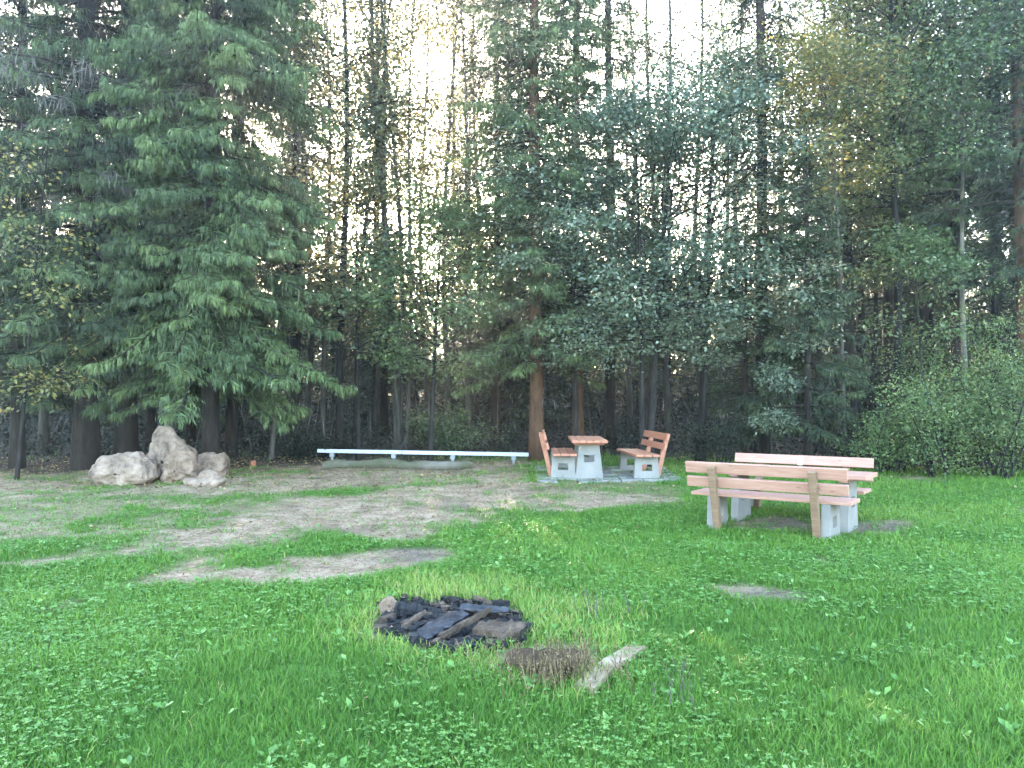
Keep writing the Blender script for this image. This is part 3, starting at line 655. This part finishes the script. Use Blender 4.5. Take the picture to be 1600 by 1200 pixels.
hexa(mbb, [(-s, -.06, -.05), (s, -.06, -.05), (s, .06, -.05), (-s, .06, -.05)], [(-s * .92, -.055, -.05 + .19), (s * .95, -.05, .155), (s * .92, .055, .15), (-s * .95, .05, .145)])
ob = mbb.build('clay_brick', M['brick'], bevel=.012); ob.location = (x, y, hg(x, y)); ob.rotation_euler = (.03, -.04, .3)
tag(ob, 'small upright red brick in the litter right of the boulders', 'brick')

# ------------------------------------------------------------------ metal rail and mossy log
xa, ya = at(497, 733); xb, yb = at(826, 738)
def rail_pt(px, py, d): return ((px - CX) / F * d, d, EYE + (HOR - py) / F * d)
dr = 18.3
A = np.array(rail_pt(497, 707, dr + .1)); B = np.array(rail_pt(826, 713, dr - .3))
t = empty('metal_rail', (A[0], A[1], hg(A[0], A[1])), 0, 'long white metal rail on four thin legs in front of the wood', 'rail')
base = np.array(t.location)
mbb = MB(); ax = unit(B - A); sdv = unit(np.cross(ax, [0, 0, 1.0])) * .055; upv = np.array([0, 0, .085])
for (q0, q1) in ((0, .405), (.407, 1.0)):
    p0, p1 = A + (B - A) * q0 - base, A + (B - A) * q1 - base
    hexa(mbb, [p0 - sdv, p0 + sdv, p1 + sdv, p1 - sdv], [p0 - sdv + upv, p0 + sdv + upv, p1 + sdv + upv, p1 - sdv + upv])
mbb.build('rail', M['metal'], t, bevel=.01)
for q in (.07, .365, .645, .93):
    p = A + (B - A) * q; g = hg(p[0], p[1]); mbb = MB()
    z0, z1 = g - .1 - base[2], p[2] - base[2]
    box(mbb, p[0] - base[0] - .025, p[0] - base[0] + .025, p[1] - base[1] - .02, p[1] - base[1] + .02, z0, z1)
    box(mbb, p[0] - base[0] - .05, p[0] - base[0] + .05, p[1] - base[1] - .065, p[1] - base[1] + .065, z1 - .09, z1 - .003)
    mbb.build('leg', M['metal_leg'], t)
x0, y0 = at(504, 731); x1, y1 = at(737, 730)
t = empty('mossy_log', (x0, y0, hg(x0, y0)), 0, 'old mossy grey log lying under the metal rail', 'log')
P = []; Rr = []
rl = np.random.default_rng(8)
for q in np.linspace(0, 1, 26):
    X, Y = x0 + (x1 - x0) * q, y0 + (y1 - y0) * q + .08 * math.sin(q * 5)
    rr = .105 + .012 * math.sin(q * 19) + rl.normal(0, .005)
    P.append((X - x0, Y - y0, hg(X, Y) + rr * .72 - t.location[2])); Rr.append(rr)
mbb = MB(); tube(mbb, P[:19], Rr[:19], 12); mbb.build('log_body', M['mossy'], t, smooth=False)
mbb = MB(); tube(mbb, [P[18], P[20], P[23], P[25]], [.11, .108, .10, .10], 12); mbb.build('log_end', M['mossy'], t)

# ------------------------------------------------------------------ benches and tables
def slab(mb, x, th, y0b, y1b, y0t, y1t, z1, hole=None, z0=-.08):
    """upright concrete slab across the depth of a seat; hole = (ya, yb, za, zb)"""
    a, b_ = x - th / 2, x + th / 2
    yl = lambda z: y0b + (y0t - y0b) * z / z1; yr = lambda z: y1b + (y1t - y1b) * z / z1
    def blk(za, zb, la, lb, ra, rb):
        hexa(mb, [(a, la, za), (b_, la, za), (b_, ra, za), (a, ra, za)], [(a, lb, zb), (b_, lb, zb), (b_, rb, zb), (a, rb, zb)])
    if not hole: blk(z0, z1, yl(z0), yl(z1), yr(z0), yr(z1)); return
    ha, hb, za, zb = hole
    blk(z0, za, yl(z0), yl(za), yr(z0), yr(za)); blk(zb, z1, yl(zb), yl(z1), yr(zb), yr(z1))
    blk(za, zb, yl(za), yl(zb), ha, ha); blk(za, zb, hb, hb, yr(za), yr(zb))
def make_bench(label, loc, rz, wm, L=1.98, sp=1.42, group='plank benches with concrete legs'):
    """sits facing +y; back posts lean to -y"""
    t = empty('park_bench', loc, rz, label, 'bench', group)
    for s in (-1, 1):
        mb = MB(); slab(mb, s * sp / 2, .10, -.24, .25, -.21, .22, .405, (-.10, .10, .12, .25)); mb.build('concrete_leg', M['concrete'], t)
        mb = MB(); x = s * (sp / 2 - .095); w_ = .043
        hexa(mb, [(x - w_, -.265, -.06), (x + w_, -.265, -.06), (x + w_, -.165, -.06), (x - w_, -.165, -.06)], [(x - w_, -.475, .80), (x + w_, -.475, .80), (x + w_, -.393, .815), (x - w_, -.393, .815)])
        mb.build('back_post', M['wood_post'] if wm == 'wood' else M[wm], t, bevel=.008)
    mb = MB()
    for k in range(3): box(mb, -L / 2, L / 2, -.20 + k * .158, -.20 + k * .158 + .145, .407, .452)
    mb.build('seat', M[wm], t, bevel=.006)
    for zc, hgt in ((.593, .125), (.778, .135)):
        f_ = lambda z: -.165 - (z + .06) * (.23 / .875) + .003
        mb = MB(); z0, z1 = zc - hgt / 2, zc + hgt / 2; th = .05
        hexa(mb, [(-L / 2, f_(z0), z0), (L / 2, f_(z0), z0), (L / 2, f_(z0) + th, z0 + .013), (-L / 2, f_(z0) + th, z0 + .013)], [(-L / 2, f_(z1), z1), (L / 2, f_(z1), z1), (L / 2, f_(z1) + th, z1 + .013), (-L / 2, f_(z1) + th, z1 + .013)])
        mb.build('backrest_board', M[wm], t, bevel=.006)
    return t
def make_table(label, loc, rz, wm, L=1.98, sp=1.42):
    t = empty('picnic_table', loc, rz, label, 'table', 'plank tables with concrete legs')
    for s in (-1, 1):
        mb = MB(); slab(mb, s * sp / 2, .10, -.27, .27, -.20, .20, .615, (-.10, .10, .28, .42)); mb.build('concrete_leg', M['concrete'], t)
        mb = MB(); box(mb, s * sp / 2 - .055, s * sp / 2 + .055, -.30, .30, .617, .662); mb.build('cross_beam', M[wm], t, bevel=.005)
    mb = MB()
    for k in range(5): box(mb, -L / 2, L / 2, -.348 + k * .140, -.348 + k * .140 + .131, .664, .718)
    mb.build('tabletop', M[wm], t, bevel=.006)
    return t
# near set: axis runs from far left to near right
ang = math.radians(-36); sl_ = 1.42
dp = np.array([-math.sin(ang), math.cos(ang)])          # away from the camera
mid = np.array([3.27, 9.96])
def setz(p): return (p[0], p[1], hg(p[0], p[1]) + .01)
make_bench('near plank bench seen from behind, with brown back posts', setz(mid), ang, 'wood', sp=sl_)
mt = mid + dp * .82
make_table('pale plank table standing between the two near benches', setz(mt - np.array([math.cos(ang), math.sin(ang)]) * -.02), ang, 'wood', sp=sl_)
mf = mid + dp * 1.56
mf = mf - np.array([math.cos(ang), math.sin(ang)]) * .18
fb = make_bench('plank bench facing the viewer across the near table', (mf[0], mf[1], hg(*mf) - .035), ang + math.pi, 'wood', sp=sl_)
mb = MB(); hexa(mb, [(-.035, -.325, .715), (.035, -.325, .715), (.035, -.305, .717), (-.035, -.305, .717)], [(-.035, -.357, .838), (.035, -.357, .838), (.035, -.337, .840), (-.035, -.337, .840)])
mb.build('pale_cleat', M['pale_cleat'], fb)
# far set, seen end-on
tx = (921 - CX) / F * 15.5; bl = (880 - CX) / F * 15.5; br = (1004 - CX) / F * 15.4
make_table('reddish plank table seen end-on on the far paving', (tx + .02, 16.3, hg(tx, 16.3) + .03), math.pi / 2 - .03, 'wood_red')
make_bench('reddish plank bench left of the far table, seen from its end', (bl + .02, 16.3, hg(bl, 16.3) + .03), -math.pi / 2 - .03, 'wood_red')
make_bench('reddish plank bench right of the far table, turned slightly to the viewer', (br + .03, 16.1, hg(br, 16.1) + .03), math.pi / 2 + .06, 'wood_red')
# paving under the far set
mb = MB(); rp = np.random.default_rng(4)
p0 = np.array([(838 - CX) / F * 15.1, 15.1]); 
for i in range(7):
    for j in range(6):
        x = p0[0] + .02 + i * .405 + rp.normal(0, .006); y = p0[1] + j * .405 + rp.normal(0, .006)
        if (i in (0, 6) or j == 0) and rp.random() < .2: continue
        z = hg(x + .2, y + .2) ; a_ = rp.normal(0, .012, 4)
        tz = z + .03 + a_ * .6
        hexa(mb, [(x, y, z - .1), (x + .39, y, z - .1), (x + .39, y + .39, z - .1), (x, y + .39, z - .1)], [(x, y, tz[0]), (x + .39, y, tz[1]), (x + .39, y + .39, tz[2]), (x, y + .39, tz[3])])
tag(mb.build('paving', M['paving'], bevel=.006), kind='structure')

# ------------------------------------------------------------------ fire place
def rough_log(name, label, cat, a, b_, r0, r1, mt_, seed, sides=12, lift=.25, squash=1.0, ends=None, group=None, rows=14, jag=.24):
    """irregular log between two spots on the ground (x, y, height above ground)"""
    a = np.array(a, float); b_ = np.array(b_, float)
    za = hg(a[0], a[1]) + a[2]; zb = hg(b_[0], b_[1]) + b_[2]
    A_ = np.array([a[0], a[1], za + r0 * lift]); B_ = np.array([b_[0], b_[1], zb + r1 * lift])
    r = np.random.default_rng(seed); ang_ = np.arange(sides) * 2 * math.pi / sides
    prof = 1 + r.normal(0, jag, sides)
    T = unit(B_ - A_); S1 = unit(np.cross(T, [0, 0, 1.0])); U = np.cross(S1, T)
    V = []
    for k, q in enumerate(np.linspace(0, 1, rows)):
        rr = (r0 + (r1 - r0) * q) * prof * (1 + r.normal(0, .5 * jag, sides)) * (1 - (.18 if k in (0, rows - 1) else 0))
        c_ = A_ + (B_ - A_) * q
        V.append(c_ + S1 * (rr * np.cos(ang_))[:, None] + U * (rr * np.sin(ang_) * squash)[:, None])
    V = np.concatenate(V)
    i = np.arange(rows - 1)[:, None] * sides; j = np.arange(sides)[None]; k = (j + 1) % sides
    Fc = np.stack([i + j, i + k, i + sides + k, i + sides + j], -1).reshape(-1, 4)
    mb = MB(); o_ = A_.copy(); mb.add(V - o_, Fc)
    caps = []
    for base_ in (0, (rows - 1) * sides):
        for q in range(1, sides - 2, 2): caps.append([base_, base_ + q, base_ + q + 1, base_ + q + 2])
    mb2 = mb if ends is None else MB()
    if ends is None: mb.f.append(np.array(caps)); mb.m.append(np.zeros(len(caps), np.int32))
    ob = mb.build(name, mt_); ob.location = o_
    if ends is not None:
        for base_, sgn in ((0, -1), ((rows - 1) * sides, 1)):
            e = MB(); e.add(V[base_:base_ + sides] - o_ + T * sgn * .004, [[0, q, q + 1, q + 2] for q in range(1, sides - 2, 2)]); e.build('log_end', ends, ob)
    return tag(ob, label, cat, group)
def p3(px, py, h=0.0): x, y = at(px, py); return (x, y, h)
G = 'burnt wood in the fire place'
rough_log('split_log', 'thick half-burnt log with a dark cut end at the right of the fire place', 'log', p3(744, 994), p3(818, 1002), .075, .080, M['split_log'], 1, lift=.55, squash=.85, ends=M['char'], group=G)
rough_log('charred_plank', 'flat bluish-black charred plank slanting across the middle of the fire place', 'plank', p3(655, 1004, .02), p3(722, 972, .07), .075, .07, M['char_plank'], 2, sides=8, squash=.28, group=G)
rough_log('charred_plank', 'grey-topped charred plank at the back right of the fire place', 'plank', p3(720, 962, .06), p3(796, 968, .09), .06, .055, M['char_plank'], 3, sides=8, squash=.35, group=G)
rough_log('charred_log', 'coal-black log lump at the back left of the fire place', 'log', p3(618, 962), p3(662, 966), .065, .055, M['char'], 4, sides=8, lift=.55, group=G)
rough_log('charred_log', 'black upright stub at the back middle of the fire place', 'log', p3(668, 962), p3(690, 962), .05, .04, M['char'], 5, sides=8, lift=.5, group=G)
rough_log('charred_log', 'thin half-burnt stick lying over the charred plank', 'log', p3(686, 1002, .04), p3(765, 974, .11), .026, .020, M['split_log'], 6, sides=8, group=G)
rough_log('charred_log', 'black log lying along the front of the fire place', 'log', p3(690, 1016), p3(752, 1008), .05, .045, M['char'], 7, sides=8, group=G)
rough_log('charred_log', 'thin brown-black stick at the left of the fire place', 'log', p3(628, 985, .02), p3(664, 965, .05), .030, .024, M['split_log'], 8, sides=8, group=G)
rough_log('charred_log', 'black log under the split log', 'log', p3(700, 985), p3(770, 990), .07, .06, M['char'], 9, sides=8, group=G)
rough_log('charred_log', 'short black lump behind the grey-topped plank', 'log', p3(735, 958), p3(775, 958), .055, .05, M['char'], 10, sides=8, group=G)
for k, (px, py) in enumerate(((640, 992), (645, 1000), (668, 988), (705, 1018), (735, 1012), (622, 975), (650, 978), (770, 1006))):
    x, y = at(px, py)
    lb = ['small coal at the front left of the fire place', 'small coal nearest the left front rim of ash', 'coal beside the slanting plank', 'coal at the front rim of the fire place', 'coal in front of the thick half-burnt log', 'coal at the left rim of the ash', 'coal under the brown-black stick', 'coal below the dark cut end of the log'][k]
    rough_log('charcoal_lump', lb, 'charcoal', (x - .03, y, 0), (x + .03, y + .02, 0), .035 - .002 * k, .025, M['char'], 30 + k, sides=8, rows=4, group='coals in the fire place')
cmb2 = MB(); rc = np.random.default_rng(41)
for _ in range(900):
    px, py = rc.uniform(596, 826), rc.uniform(938, 1024)
    x, y = at(px, py)
    if pdist(ASH, np.array([x]), np.array([y]))[0] > .02 * rc.normal(): continue
    q = rc.uniform(.006, .030); z = hg(x, y) + rc.uniform(0, .035)
    c8 = np.array([(sx, sy, sz) for sz in (-1, 1) for sx, sy in ((-1, -1), (1, -1), (1, 1), (-1, 1))]) * np.array([q * rc.uniform(.8, 2.6), q, q * .7]) + rc.normal(0, q * .25, (8, 3))
    a_ = rc.uniform(0, 6.28); c8[:, :2] = c8[:, :2] @ np.array([[math.cos(a_), -math.sin(a_)], [math.sin(a_), math.cos(a_)]])
    cmb2.add(c8 + np.array([x, y, z]), BOXF, 0 if rc.random() < .72 else 1)
tag(cmb2.build('charcoal_crumbs', [M['char'], M['split_log']]), kind='stuff')
stone_at('stone', 'grey-brown stone at the left rim of the fire place', 606, 958, [(594, 950), (600, 936), (610, 930), (618, 934), (621, 945), (618, 962), (604, 966), (595, 962)], .07, M['rock_tan'], 9, rough=.05, facet=.08, group='stones round the fire place')
stone_at('stone', 'small tan stone half hidden in grass left of the ashes', 612, 990, [(604, 984), (610, 978), (617, 982), (620, 992), (612, 998), (604, 994)], .05, M['rock_tan'], 10, rough=.05, facet=.08, group='stones round the fire place')
rough_log('rotten_log', 'crumbling dark brown log overgrown with dry grass right of the fire', 'log', p3(792, 1040), p3(905, 1050), .10, .13, M['rotten'], 12, sides=12, lift=.15, squash=.75, jag=.13, rows=11)
x0, y0 = at(912, 1082); x1, y1 = at(996, 1018)
t = empty('pale_plank', (x0, y0, hg(x0, y0)), 0, 'pale weathered plank lying in the grass right of the fire place', 'plank')
mb = MB(); dv = unit(np.array([x1 - x0, y1 - y0])); nv_ = np.array([-dv[1], dv[0]]) * .062
rs = np.random.default_rng(3); prev = None
L_ = math.hypot(x1 - x0, y1 - y0); z0_ = hg(x0, y0)
for k in range(9):
    q = k / 8; c_ = dv * L_ * q; wl = 1 + rs.normal(0, .07); zz = hg(x0 + c_[0], y0 + c_[1]) - z0_ + .045 + rs.normal(0, .003)
    ring = [(c_[0] - nv_[0] * wl, c_[1] - nv_[1] * wl, zz - .03), (c_[0] + nv_[0], c_[1] + nv_[1], zz - .03), (c_[0] + nv_[0], c_[1] + nv_[1], zz), (c_[0] - nv_[0] * wl, c_[1] - nv_[1] * wl, zz + .004)]
    if prev:
        V = np.array(prev + ring); Fc = [[0, 4, 5, 1], [1, 5, 6, 2], [2, 6, 7, 3], [3, 7, 4, 0]]
        if k == 1: Fc.append([0, 1, 2, 3])
        if k == 8: Fc.append([4, 7, 6, 5])
        mb.add(V, Fc)
    prev = ring
mb.build('plank_board', M['pale_wood'], t)

# ------------------------------------------------------------------ grass, clover, weeds, fallen leaves
r = np.random.default_rng(99)
def scatter(y0, y1, dens):
    wmax = y1 * .70 + 1.6; n = int(dens * 2 * wmax * (y1 - y0))
    Y = r.uniform(y0, y1, n); X = r.uniform(-wmax, wmax, n)
    k = abs(X) < Y * .70 + 1.6
    return X[k], Y[k]
gmb = MB()
for (y0, y1, dens, hs, ws) in ((2.6, 5.0, 5200, 1.0, 1.0), (5.0, 8.0, 3000, 1.05, 1.25), (8.0, 12.0, 1500, 1.1, 1.7), (12.0, 17.0, 750, 1.15, 2.4), (17, 21, 320, 1.2, 3.0)):
    X, Y = scatter(y0, y1, dens)
    s, f, dr_, ash = masks(X, Y)
    clump = fbm(X, Y, 2.3, 51)
    k = r.random(len(X)) < (1 - np.clip(s * 1.12, 0, .965)) * (1 - f * .93) * (1 - ash * .86) * (.65 + .7 * clump)
    X, Y, s, f, dr_, clump = X[k], Y[k], s[k], f[k], dr_[k], clump[k]; n = len(X)
    tone = fbm(X, Y, .55, 61) - .5
    t_ = np.clip(.37 + .11 * sstep(1.5, 6, X) + tone * .75 + r.normal(0, .13, n), 0, .8)
    dryp = np.clip(.02 + .6 * dr_ + .22 * s + .35 * f, 0, 1)
    isd = r.random(n) < dryp * .5
    t_ = np.where(isd, r.uniform(.78, .97, n), np.clip(t_ + dr_ * .36, 0, .84))
    a = r.uniform(0, 2 * math.pi, n); lean = r.uniform(.15, .95, n)
    h = hs * r.uniform(.025, .075, n) * (.55 + .9 * clump) * (1 - .45 * s) * (1 + .5 * dr_ * r.random(n))
    d1 = unit(np.stack([np.cos(a) * lean * .6, np.sin(a) * lean * .6, np.ones(n)], 1))
    d2 = unit(np.stack([np.cos(a) * lean * 1.7, np.sin(a) * lean * 1.7, np.ones(n) * .7], 1))
    sd_ = np.stack([-np.sin(a), np.cos(a), np.zeros(n)], 1)
    w2 = (r.uniform(.0016, .0034, n) * ws)[:, None]
    B0 = np.stack([X, Y, hgv(X, Y, s, f) - .006], 1); B1 = B0 + d1 * (h * .55)[:, None]; B2 = B1 + d2 * (h * .6)[:, None]
    V = np.stack([B0 - sd_ * w2, B0 + sd_ * w2, B1 + sd_ * w2 * .9, B1 - sd_ * w2 * .9, B2 + sd_ * w2 * .25, B2 - sd_ * w2 * .25], 1)
    q = np.arange(n)[:, None] * 6
    Fc = np.concatenate([q + np.array([[0, 1, 2, 3]]), q + np.array([[3, 2, 4, 5]])])
    gmb.add(V.reshape(-1, 3), Fc, 0, np.repeat(t_, 6))
tag(gmb.build('grass', M['grass']), kind='stuff')
# clover and small broad leaves
cmb = MB()
for (y0, y1, dens, sz) in ((2.6, 5.5, 1050, .0125), (5.5, 9, 480, .016), (9, 14, 130, .022)):
    X, Y = scatter(y0, y1, dens); s, f, dr_, ash = masks(X, Y)
    pk = fbm(X, Y, .8, 71)
    k = (r.random(len(X)) < (1 - s) * (1 - f) * (1 - ash) * (1 - .8 * dr_) * sstep(.26, .58, pk))
    X, Y, s, f = X[k], Y[k], s[k], f[k]; n = len(X); z = hgv(X, Y, s, f) + r.uniform(.02, .055, n)
    a0 = r.uniform(0, 6.28, n); t_ = np.clip(.5 + r.normal(0, .22, n), 0, 1)
    sz_ = sz * r.uniform(.6, 1.35, n)
    for q in range(3):
        a = a0 + q * 2.094 + r.normal(0, .15, n)
        kites(cmb, np.stack([X, Y, z], 1), np.stack([np.cos(a), np.sin(a), r.uniform(-.1, .35, n)], 1), np.array([0, 0, 1.0]) + r.normal(0, .3, (n, 3)), sz_ * 1.3, sz_ * 1.25, 0, t_, .6)
tag(cmb.build('clover', M['clover']), kind='stuff')
# rosettes of broad weeds
wmb = MB(); X, Y = scatter(2.6, 10.5, 14.0); s, f, dr_, ash = masks(X, Y)
k = r.random(len(X)) < (1 - s) * (1 - ash) * .8; X, Y = X[k], Y[k]
for x, y in zip(X, Y):
    n = r.integers(3, 8); a = r.uniform(0, 6.28, n); z = hg(x, y)
    ln = r.uniform(.022, .075, n)
    kites(wmb, np.tile([x, y, z + .02], (n, 1)), np.stack([np.cos(a), np.sin(a), r.uniform(.15, 1.0, n)], 1), np.array([0, 0, 1.0]) + r.normal(0, .3, (n, 3)), ln, ln * r.uniform(.35, .6, n), 0, np.clip(.6 + r.normal(0, .25, n), 0, 1), .6)
tag(wmb.build('broad_weeds', M['clover']), kind='stuff')
# fallen leaves
lmb = MB()
for (y0, y1, dens, sz) in ((2.8, 9, 3.0, .045), (9, 14, 20, .06), (14, 19.5, 65, .07)):
    X, Y = scatter(y0, y1, dens); s, f, dr_, ash = masks(X, Y)
    pr = .25 + .6 * s + (.8 * f) + .6 * (1 - sstep(-9, -3, X)) * sstep(12, 15, Y); pr = pr * np.where(X > 5, .45, 1)
    k = r.random(len(X)) < pr; X, Y = X[k], Y[k]; n = len(X); a = r.uniform(0, 6.28, n)
    z = hgv(X, Y) + r.uniform(.012, .04, n)
    kites(lmb, np.stack([X, Y, z], 1), np.stack([np.cos(a), np.sin(a), r.uniform(-.3, .3, n)], 1), np.array([0, 0, 1.0]) + r.normal(0, .4, (n, 3)), sz * r.uniform(.5, 1.2, n), sz * r.uniform(.4, .8, n), 0, r.uniform(0, 1, n), .5)
for (y0, y1, dens, sz) in ((6, 10, 260, .035), (10, 19, 170, .055)):
    X, Y = scatter(y0, y1, dens); s, f, dr_, ash = masks(X, Y)
    k = r.random(len(X)) < .10 * (s > .25) + .5 * s * s + .3 * f; X, Y, s, f = X[k], Y[k], s[k], f[k]; n = len(X); a = r.uniform(0, 6.28, n)
    kites(lmb, np.stack([X, Y, hgv(X, Y, s, f) + .004], 1), np.stack([np.cos(a), np.sin(a), r.uniform(0, .9, n)], 1), np.array([0, 0, 1.0]) + r.normal(0, .5, (n, 3)), sz * r.uniform(.4, 1.6, n), .006 + .008 * r.random(n), 0, np.clip(r.normal(.4, .3, n), 0, .8), .5)
tag(lmb.build('fallen_leaves', M['litter']), kind='stuff')
# tufts of dry stalks
def stalks(label, px, py, n, h, seed, mt_='dead_twig', sp=.06, t=(0, .35)):
    rr = np.random.default_rng(seed); x, y = at(px, py); mb = MB()
    for _ in range(n):
        ox, oy = rr.normal(0, sp, 2); hh = h * rr.uniform(.5, 1.1)
        P = path((ox, oy, -.02), (rr.normal(0, .2), rr.normal(0, .2), 1), hh, 4, .08, 0, rr)
        tube(mb, P, np.linspace(.0028, .0012, 5), 4, 0, rr.uniform(*t))
        m = 6; tt = rr.uniform(.5, 1, m)
        kites(mb, along(P, np.clip(tt, 0, .99)), rr.normal(0, .5, (m, 3)) + np.array([0, 0, .8]), rr.normal(0, 1, (m, 3)), .022, .007, 0, rr.uniform(*t, m))
    ob = mb.build('dry_weed', M[mt_]); ob.location = (x, y, hg(x, y))
    return tag(ob, label, 'weed', 'dry weed stalks in the lawn')
stalks('tuft of dark dry stalks in the lawn right behind the fire place', 930, 968, 9, .26, 1)
stalks('dark dry stalks beside the far end of the pale plank', 985, 962, 4, .22, 2)
stalks('dark dry stalks right of the pale plank', 1042, 1105, 5, .20, 3)
stalks('dry stalks in the lawn further right of the pale plank', 1072, 1082, 5, .20, 4)
stalks('few dark stalks at the left of the fire place', 520, 955, 3, .20, 5)
stalks('bushy brown dry grass tuft on the rotten log', 875, 1056, 280, .20, 6, mt_='dry_grass', sp=.16, t=(.1, 1))

# ------------------------------------------------------------------ haze of the clearing
if HAZE > 0:
    mb = MB(); box(mb, -345, 345, -345, 345, -1.2, 32)
    hm = bpy.data.materials.new('thin_haze'); hm.use_nodes = True; nt = hm.node_tree; nt.nodes.clear()
    o_ = nt.nodes.new('ShaderNodeOutputMaterial'); pv = nt.nodes.new('ShaderNodeVolumePrincipled')
    pv.inputs['Color'].default_value = (.82, .9, 1, 1); pv.inputs['Density'].default_value = HAZE; pv.inputs['Anisotropy'].default_value = .72
    nt.links.new(pv.outputs[0], o_.inputs['Volume'])
    tag(mb.build('haze', hm), kind='stuff')
